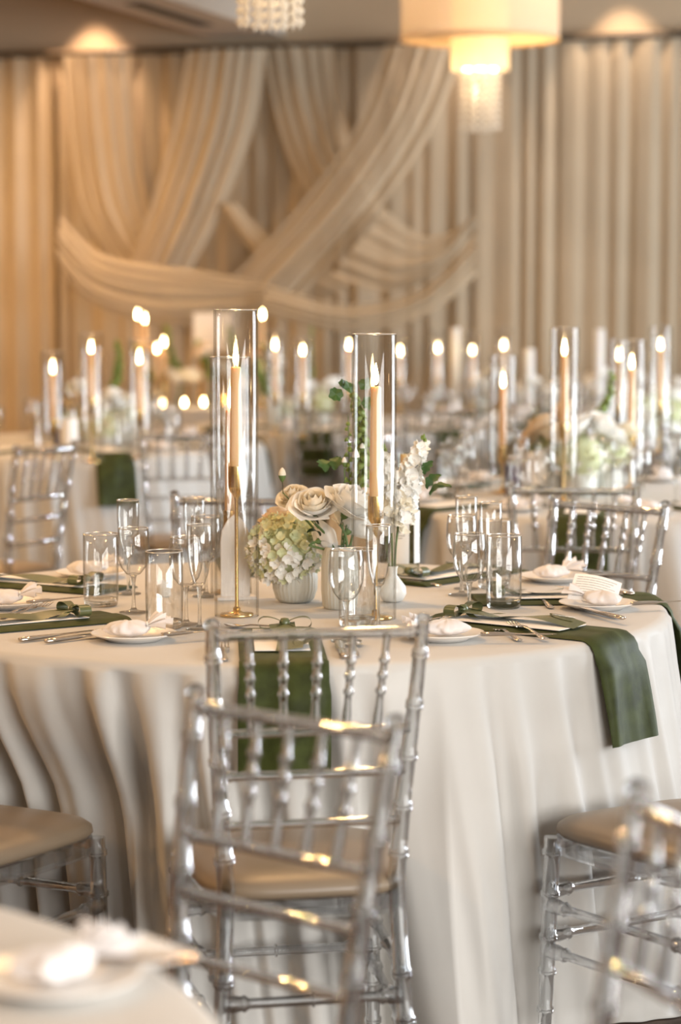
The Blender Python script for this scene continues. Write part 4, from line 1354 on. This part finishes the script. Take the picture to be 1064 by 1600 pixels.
# ------------------------------------------------------------------ closest table, one blurred setting
c = at(88, 1543, Z0)
ob('bread_plate', PLATE, None, c, label='blurred white plate on the closest table', cat='plate')
t = thing('favor_bag', 'blurred tissue favor bag on the closest plate', 'favor bag', (c.x, c.y, c.z + 0.0065), 0.8)
ob('bag', FAVOR[1], t)
ob('tie', TIE, t)
a = at(66, 1503, Z0)
ob('menu_card', CARD, None, (a.x - 0.02, a.y - 0.06, Z0 + 0.001), (0, 0, -0.9), (1, 0.66, 1), label='blurred pale menu card beside the closest plate', cat='menu card')
ob('butter_knife', BKNIFE, None, at(72, 1506, Z0 + 0.014), (0, 0.12, -1.50), label='blurred knife with a bright handle on the closest table', cat='knife')
setting_napkin('near', 66, 0.45, 0.2, 0.165, 'blurred green napkin at the lower frame edge on the closest table', 'napkins on the closest table', 61)

# ------------------------------------------------------------------ other tables
SIDES = {-90: 'at its near side', -125: 'at its near warm side', -60: 'at its near window side', -25: 'at its window side', 20: 'at its rear window side', 60: 'at its rear, window half', 90: 'at its rear', 140: 'at its rear warm side', 180: 'at its warm side', -150: 'at its outer warm side'}
def far_table(key, seats, candles, desc, gl='hwf', flowers=True):
    cx, cy = TABLES[key]
    for i, (a, full) in enumerate(seats):
        th = math.radians(a)
        side = SIDES[min(SIDES, key=lambda k: abs((k - a + 180) % 360 - 180))]
        tail_ = ', ' + side

        setting_napkin(key, a, 0.48, 0.21, 0.165, 'green velvet napkin of the ' + desc + tail_, 'napkins of the ' + desc, 70 + i)
        if not full:
            continue
        def pol(r_, da):
            q = th + math.radians(da)
            return (cx + r_ * math.cos(q), cy + r_ * math.sin(q), Z0)
        ob('menu_card', CARD, None, (pol(RT - 0.04, 0)[0], pol(RT - 0.04, 0)[1], TABZ + 0.0125), (0, 0, th + PI / 2), label='pale menu card of the ' + desc + tail_, cat='menu card', group='menus of the ' + desc)
        p = pol(0.66, -19)
        ob('bread_plate', PLATE, None, p, label='white bread plate of the ' + desc + tail_, cat='plate', group='plates of the ' + desc)
        ob('favor_bag', FAVOR[i % 4], None, (p[0], p[1], Z0 + 0.0065), (0, 0, i * 1.3), label='tissue favor of the ' + desc + tail_, cat='favor bag', group='favors of the ' + desc)
        for k, (r_, da) in zip(gl, ((0.50, 14), (0.46, 22), (0.42, 9))):
            nm, parts, cat = {'w': ('wine_glass', WINE, 'wine glass'), 'f': ('champagne_flute', FLUTE, 'champagne flute'), 'h': ('highball_glass', HIGH, 'glass')}[k]
            piece(nm, parts, pol(r_ + 0.02 * math.sin(i * 2.1), da), 0, '%s of the %s%s' % ({'w': 'wine glass', 'f': 'champagne flute', 'h': 'water glass'}[k], desc, tail_), cat, nm.replace('_', ' ').replace('glass', 'glasse') + 's of the ' + desc)
    for (px, base_py, flame_py, top_py, cup, word) in candles:
        p = at(px, base_py, Z0)
        dz = CAMZ + ray(px, flame_py).z * p.y / ray(px, flame_py).y - TABZ
        hz = CAMZ + ray(px, top_py).z * p.y / ray(px, top_py).y - TABZ
        candle_set(p, cup, dz - 0.02, hz, ('brass candlestick of the %s candle on the %s' % (word, desc), 'lit %s taper candle on the %s' % (word, desc), 'glass cylinder of the %s candle on the %s' % (word, desc)), 'candles of the ' + desc)
def far_rose(loc, size, col, label, group, seed):
    rnd = random.Random(seed)
    mb_key = ('farrose', col)
    def build():
        mb = MB()
        for li, (n, r0, r1, r2, h, W, dz) in enumerate(ROSE_LAYERS):
            f = wrap_petal(r0, r1, r2, h, W, 1.0)
            for k in range(n):
                a = 2 * PI * k / n + li * 1.1
                ca, sa = math.cos(a), math.sin(a)
                def fn(p, q):
                    x, y, z = f(p, q)
                    return (x * ca - y * sa, x * sa + y * ca, z + dz)
                mb.grid(fn, 6, 5)
        return mb.mesh('rose', col, angle=0)
    ob('rose', cached(mb_key, build), None, loc, (rnd.uniform(-0.6, 0.8), rnd.uniform(-0.5, 0.5), rnd.uniform(0, 6)), (size,) * 3, label=label, cat='rose', group=group)
def vase_spike(px_base, y, pts, n, label, size, seed, where):
    p = deep(px_base, 700, y)
    p.z = Z0 + 0.06
    ob('ribbed_vase', VT, None, (p.x, p.y, Z0), label='ribbed vase holding the green spike of the ' + where, cat='vase')
    spike([p] + pts, n, label, size, seed=seed)
RANK = ('first', 'second', 'third', 'fourth', 'fifth', 'sixth', 'seventh')
def far_flowers(key, items, desc, seed):
    cx, cy = TABLES[key]
    def rank(kind, px):
        xs = sorted(p[0] for p in items if p[2] == kind)
        return RANK[xs.index(px)] if len(xs) > 1 else 'only'
    for i, (px, py, kind, sz, dy) in enumerate(items):
        p = deep(px, py, cy + dy)
        if kind == 'h':
            hydrangea(p, 0.075 * sz, rank(kind, px) + ' pale hydrangea, counted from the warm side, of the ' + desc, 60, None, seed + i, group='hydrangeas of the ' + desc)
            ob('ribbed_bowl', VB, None, (p.x, p.y, Z0), label='ribbed bowl of the ' + rank(kind, px) + ' hydrangea of the ' + desc, cat='vase', group='bowls of the ' + desc)
        elif kind == 'v':
            ob('ribbed_vase', VT, None, (p.x, p.y, Z0), label='ribbed pale vase among the flowers of the ' + desc, cat='vase', group='vases of the ' + desc)
        else:
            far_rose(p, sz, {'c': 'petal_cream', 'w': 'petal_white', 'p': 'petal_peach'}[kind], rank(kind, px) + {'c': ' cream', 'w': ' white', 'p': ' peach'}[kind] + ' rose, counted from the warm side, of the ' + desc, 'roses of the ' + desc, seed + i)
D2 = 'table behind the beaded chair'
far_table('right', [(-98, 1), (-136, 1), (-62, 1), (-20, 1), (-178, 1), (30, 0), (80, 1), (140, 1)],
          [(785, 770, 597, 555, 0.16, 'shorter'), (880, 785, 545, 514, 0.26, 'tallest'), (985, 765, 567, 532, 0.20, 'window side')], D2)
far_flowers('right', [(905, 712, 'h', 1.25, -0.05), (860, 700, 'h', 1.0, 0.05), (950, 705, 'h', 1.0, 0.05), (850, 675, 'p', 1.3, 0), (885, 650, 'p', 1.2, 0.05), (905, 678, 'w', 1.4, -0.08), (935, 672, 'w', 1.3, -0.05),
                      (870, 690, 'c', 1.3, -0.1), (955, 690, 'w', 1.2, 0), (980, 680, 'c', 1.0, 0.1), (835, 690, 'p', 1.1, 0.02), (915, 700, 'v', 1, -0.02)], D2, 100)
vase_spike(905, 8.1, [deep(912, 672, 8.1), deep(932, 652, 8.1), deep(952, 620, 8.1), deep(957, 575, 8.1)], 26, 'green flower spike curving over the flowers by the window side candle', 1.1, 8, D2)
D3 = 'blurred table at the warm end'
far_table('left', [(-72, 1), (-112, 1), (-30, 1), (15, 1), (-150, 1), (100, 1), (60, 1)],
          [(84, 716, 578, 550, 0.16, 'shorter'), (144, 722, 545, 520, 0.26, 'tallest'), (219, 716, 562, 530, 0.20, 'inner')], D3)
far_flowers('left', [(160, 665, 'h', 1.1, -0.1), (120, 660, 'h', 0.9, 0), (195, 650, 'h', 0.95, 0.05), (125, 610, 'w', 1.2, 0), (150, 640, 'c', 1.3, -0.1), (175, 625, 'w', 1.3, -0.05), (105, 640, 'p', 1.1, -0.02), (185, 640, 'w', 1.2, 0), (140, 655, 'c', 1.2, -0.15), (200, 630, 'c', 1.0, 0.05)], D3, 200)
vase_spike(172, 11.0, [deep(178, 610, 11), deep(186, 570, 11), deep(182, 530, 11)], 24, 'green flower spike over the flowers of the warm end table', 1.3, 9, D3)
D4 = 'small far table behind the roses'
far_table('mid', [(-60, 1), (-105, 1), (-150, 1), (-15, 1), (90, 0)],
          [(430, 680, 541, 518, 0.2, 'warm side'), (473, 684, 548, 528, 0.2, 'middle'), (545, 680, 540, 516, 0.22, 'hidden')], D4)
far_flowers('mid', [(500, 630, 'h', 1.0, 0), (450, 640, 'h', 0.9, 0), (480, 610, 'w', 1.2, 0), (520, 605, 'w', 1.2, 0), (540, 625, 'c', 1.2, 0), (430, 625, 'c', 1.0, 0.1)], D4, 300)
vase_spike(425, 12.45, [deep(418, 620, 12.45), deep(405, 585, 12.45), deep(400, 560, 12.45)], 24, 'green foliage spike on the small far table', 1.5, 10, 'foliage side of the small far table')
vase_spike(488, 12.6, [deep(488, 600, 12.6), deep(486, 550, 12.6), deep(487, 505, 12.6)], 18, 'tall slim green spike over the small far table', 1.0, 11, 'middle of the small far table')
D5 = 'far table at the window side'
far_table('far', [(-100, 1), (-140, 1), (-60, 1), (180, 1), (90, 1)],
          [(1030, 708, 539, 512, 0.22, 'edge'), (966, 704, 556, 530, 0.2, 'inner')], D5)
far_flowers('far', [(1010, 640, 'h', 1.1, 0), (1050, 645, 'h', 1.0, 0), (985, 630, 'c', 1.2, 0), (1030, 620, 'c', 1.3, 0), (1055, 625, 'w', 1.2, 0), (1000, 655, 'c', 1.0, -0.1)], D5, 400)
# navy boards and labelled bottles on the blurred tables
def navy_box(px, py, rot, label):
    t = thing('gift_box', label, 'box', at(px, py, Z0), rot)
    ob('box_body', MB().box((-0.036, -0.012, 0), (0.036, 0.012, 0.105)).mesh('box_body', 'navy', smooth=False), t)
    ob('printed_front', MB().box((-0.033, -0.0135, 0.004), (0.033, -0.012, 0.101)).mesh('printed_front', 'purple_print', smooth=False), t)
navy_box(803, 774, 0.9, 'navy box with printed purple front on the table behind the beaded chair')
navy_box(92, 707, 1.25, 'navy box standing on the blurred table at the warm end')
def far_bottle(px, py, label):
    t = thing('wine_bottle', label, 'bottle', at(px, py, Z0), 0.3)
    ob('glass_body', bpy.data.meshes['glass_body'], t)
    ob('paper_label', wrap(R_(-170), R_(-20), 0.040, 0.150, 0.0385, 'paper'), t)
far_bottle(838, 774, 'clear bottle with white label beside the navy printed box')
far_bottle(108, 708, 'clear bottle with white label beside the warm end navy box')

# ------------------------------------------------------------------ head table and sweetheart table by the wall
def box_cloth(name, hx, hy, h, folds, seed, mat_, label, loc, rot):
    rnd = random.Random(seed)
    ph = [rnd.uniform(0, 6.28) for _ in range(3)]
    per = []
    def outline(s):            # perimeter parameter to (x, y, nx, ny)
        L = 4 * (hx + hy)
        d = s * L
        for (x0, y0, x1, y1, nx, ny) in ((-hx, -hy, hx, -hy, 0, -1), (hx, -hy, hx, hy, 1, 0), (hx, hy, -hx, hy, 0, 1), (-hx, hy, -hx, -hy, -1, 0)):
            l = abs(x1 - x0) + abs(y1 - y0)
            if d <= l + 1e-9:
                return x0 + (x1 - x0) * d / l, y0 + (y1 - y0) * d / l, nx, ny
            d -= l
        return -hx, -hy, -1, 0
    def fn(a, b):
        x, y, nx, ny = outline(a)
        if b < 0.3:
            k = b / 0.3
            return (x * k, y * k, h)
        t = (b - 0.3) / 0.7
        w = 0.02 * t + 0.018 * t * (math.sin(folds * 2 * PI * a + ph[0]) + 0.5 * math.sin(folds * 3.7 * PI * a + ph[1]))
        return (x + nx * w, y + ny * w, h - (h - 0.005) * t)
    return ob(name, MB().grid(fn, 160, 11, True).mesh(name, mat_, angle=40), None, loc, (0, 0, rot), label=label, cat='tablecloth')
hc = Vector((1.62, 13.50, 0))
box_cloth('head_tablecloth', 1.10, 0.33, TABZ, 22, 3, 'white_cloth', 'long white cloth of the head table below the swags', hc, -RA)
def head(u, w, z=Z0):
    p = hc + U * u + V * w
    return Vector((p.x, p.y, z))
DH = 'white head table'
ORD = ('first', 'second', 'third', 'fourth', 'fifth')
for i, u in enumerate((-0.84, -0.42, 0.0, 0.42, 0.84)):
    me = cached('headnap', lambda: MB().rings([[(-0.07, y, z), (0.07, y, z), (0.07, y - a_, z + b_), (-0.07, y - a_, z + b_)] for (y, z, a_, b_) in ((0.0, TABZ + 0.001, 0, 0.006), (-0.20, TABZ + 0.001, 0, 0.006), (-0.335, TABZ + 0.003, 0.003, 0.006), (-0.352, TABZ - 0.01, 0.008, 0.0), (-0.375, TABZ - 0.23, 0.008, 0.0))], True).mesh('napkin', 'velvet', smooth=False))
    ob('napkin', me, None, (hc + U * u), (0, 0, -RA), label='green velvet napkin at the ' + ORD[i] + ' place of the ' + DH, cat='napkin', group='napkins of the ' + DH)
    ob('bread_plate', PLATE, None, head(u - 0.17, -0.15), label='white bread plate at the ' + ORD[i] + ' place of the ' + DH, cat='plate', group='plates of the ' + DH)
    ob('favor_bag', FAVOR[i % 4], None, head(u - 0.17, -0.15, Z0 + 0.0065), label='white favor bag at the ' + ORD[i] + ' place of the ' + DH, cat='favor bag', group='favors of the ' + DH)
    piece('wine_glass', WINE, head(u + 0.14, -0.05), 0, 'wine glass at the ' + ORD[i] + ' place of the ' + DH, 'wine glass', 'wine glasses of the ' + DH)
    piece('highball_glass', HIGH, head(u + 0.18, -0.14), 0, 'water glass at the ' + ORD[i] + ' place of the ' + DH, 'glass', 'water glasses of the ' + DH)
    for q in range(2):
        pp = head(u + 0.25 * q - 0.05, 0.12, Z0 + 0.10 + 0.05 * (q == i % 2))
        hydrangea(pp, 0.08, 'white hydrangea at the %s place of the white head table, nearer the %s' % (ORD[i], ('warm end', 'window')[q]), 40, lambda d, r_: r_.choice(('petal_white', 'petal_white', 'petal_cream')), 500 + i * 2 + q, core='petal_white', group='hydrangeas of the ' + DH)
        ob('ribbed_bowl', VB, None, (pp.x, pp.y, Z0), label='low bowl at the %s place of the white head table, nearer the %s' % (ORD[i], ('warm end', 'window')[q]), cat='vase', group='bowls of the ' + DH)
        far_rose(pp + Vector((0.06, -0.05, 0.05)), 1.3, 'petal_white', 'white rose at the %s place of the white head table, nearer the %s' % (ORD[i], ('warm end', 'window')[q]), 'roses of the ' + DH, 600 + i * 2 + q)
for px, fpy, tpy in ((625, 549, 520), (684, 545, 515), (738, 549, 520), (787, 541, 512)):
    d = ray(px, fpy)
    # stand along the middle line of the head table
    t_ = hc.dot(V) / d.dot(V)
    p = Vector((d.x * t_, d.y * t_, Z0))
    zf = CAMZ + d.z * t_
    zt_ = CAMZ + ray(px, tpy).z * p.y / ray(px, tpy).y
    wd = {625: 'first', 684: 'second', 738: 'third', 787: 'fourth'}[px]
    candle_set(p, 0.18, zf - TABZ - 0.02, zt_ - TABZ, ('brass candlestick of the %s candle on the white head table' % wd, 'lit %s taper candle along the white head table' % wd, 'glass cylinder of the %s candle on the white head table' % wd), 'candles of the ' + DH)
def pillar(px, top_py, base, label, m='wax_white', r_=0.028):
    d = ray(px, top_py)
    zt_ = CAMZ + d.z * base.y / d.y
    x = d.x * base.y / d.y
    t = thing('pillar_candle', label, 'candle', (x, base.y, base.z), 0, 'white pillar candles')
    h = zt_ - base.z
    ob('wax_body', MB().lathe([(r_, 0), (r_, h - 0.004), (r_ - 0.004, h), (0.001, h - 0.004)], 20).mesh('wax_body', m), t)
    ob('wick', WICK, t, (0, 0, h))
pillar(712, 512, head(-0.62, 0.24), 'white pillar candle on the white head table beside two flames')
pillar(937, 514, head(0.35, 0.22), 'tall white pillar candle over the far window table')
pillar(827, 545, head(-0.15, 0.20), 'cream pillar candle on the white head table, set back between flames', 'wax_white', 0.03)
# sweetheart table
swc = Vector((-0.80, 14.25, 0))
box_cloth('sweetheart_tablecloth', 0.62, 0.26, TABZ, 12, 4, 'cloth', 'ivory cloth of the small table under the wall flowers', swc, -RA)
def sw(u, w, z=Z0):
    p = swc + U * u + V * w
    return Vector((p.x, p.y, z))
t = thing('white_sign', 'white rectangular sign standing among the flowers before the swags', 'sign', sw(0.0, 0.12), -RA)
ob('panel', MB().box((-0.12, -0.008, 0.33), (0.12, 0.008, 0.56)).mesh('panel', 'sign_white', smooth=False), t)
for s in (-0.08, 0.08):
    ob('post', MB().box((s - 0.008, -0.006, 0), (s + 0.008, 0.006, 0.34)).mesh('post', 'gold', smooth=False), t)
for i in range(9):
    u = -0.42 + 0.105 * i
    far_rose(sw(u, 0.0, Z0 + 0.22 + 0.10 * math.sin(i * 1.9)), 1.5, ('petal_cream', 'petal_peach', 'petal_white')[i % 3], '%s %s rose, counted from the warm side, in the garland under the white sign' % (ORD[i // 3], ('cream', 'peach', 'white')[i % 3]), 'garland roses', 700 + i)
for i in range(5):
    u = -0.40 + 0.2 * i
    spike([sw(u, 0.05, Z0 + 0.01), sw(u + 0.02, 0.05, Z0 + 0.15), sw(u - 0.03, 0.03, Z0 + 0.30), sw(u - 0.06, 0.0, Z0 + 0.40 + 0.1 * (i % 2))], 20, '%s leafy green spike, counted from the warm side, under the white sign' % ORD[i], 1.8, seed=20 + i, group='garland foliage')
for (px, py) in ((215, 493), (226, 499), (245, 546), (256, 536), (410, 493)):
    y = 14.1 + (0.1 if px == 226 else 0.0)
    p = deep(px, py, y)
    wd = {215: 'outermost', 226: 'second', 245: 'low inner', 256: 'higher inner', 410: 'lone'}[px]
    hh = p.z - TABZ
    if px in (215, 226):
        base = Vector((p.x, p.y, 0.0))
        hh = p.z
        t = thing('floor_candelabrum', 'slim tall candle stand of the %s flame before the drapes' % wd, 'candle stand', base, 0, 'slim candle stands')
        ob('base', MB().lathe([(0.001, 0), (0.10, 0), (0.10, 0.008), (0.02, 0.016), (0.008, 0.03)], 24).mesh('base', 'gold'), t)
        ob('stem', MB().lathe([(0.007, 0.02), (0.006, hh - 0.22)], 8).mesh('stem', 'gold'), t)
        ob('cup', MB().lathe([(0.006, hh - 0.225), (0.015, hh - 0.20), (0.015, hh - 0.17), (0.001, hh - 0.19)], 16).mesh('cup', 'gold'), t)
        c0 = base + Vector((0, 0, hh - 0.19))
    else:
        l_ = 0.17
        base = Vector((p.x, p.y, Z0)) if abs((Vector((p.x, p.y, 0)) - swc).dot(U)) < 0.58 else Vector((p.x, p.y, 0.0))
        hh = p.z - base.z
        t = thing('candlestick', 'brass stick of the %s flame by the wall garland' % wd, 'candlestick', base, 0, 'wall garland candles')
        ob('base', MB().lathe([(0.001, 0), (0.05, 0), (0.05, 0.006), (0.012, 0.012), (0.006, 0.02)], 24).mesh('base', 'gold'), t)
        ob('stem', MB().lathe([(0.006, 0.015), (0.005, hh - 0.22)], 8).mesh('stem', 'gold'), t)
        ob('cup', MB().lathe([(0.005, hh - 0.225), (0.015, hh - 0.20), (0.015, hh - 0.17), (0.001, hh - 0.19)], 16).mesh('cup', 'gold'), t)
        c0 = base + Vector((0, 0, hh - 0.19))
    t = thing('taper_candle', 'lit taper candle with the %s flame before the swags' % wd, 'candle', c0, 0, 'wall garland candles')
    ob('wax_body', cached(('t', 0.17), lambda: taper_mesh(0.17)), t)
    ob('wick', WICK, t, (0, 0, 0.17))
    ob('flame', FLAME, t, (0, 0, 0.174))
for i, (px, py) in enumerate(((255, 641), (288, 633), (318, 626))):
    p = deep(px, py, 14.05 + 0.06 * i)
    t = thing('tea_light', ('lowest', 'middle', 'highest')[i] + ' glowing tea light on the small table under the wall flowers', 'tea light', (p.x, p.y, Z0 + 0.0), 0, 'tea lights under the garland')
    ob('cup', cached('tl', lambda: MB().lathe([(0.001, 0.001), (0.02, 0), (0.024, 0.03), (0.022, 0.03), (0.018, 0.006), (0.001, 0.005)], 20).mesh('cup', 'stemware')), t)
    ob('wax', cached('tw', lambda: MB().lathe([(0.017, 0.006), (0.018, 0.016), (0.001, 0.017)], 16).mesh('wax', 'wax_white')), t)
    ob('flame', FLAME, t, (0, 0, 0.018), (0, 0, 0), (1.3, 1.3, 0.8))
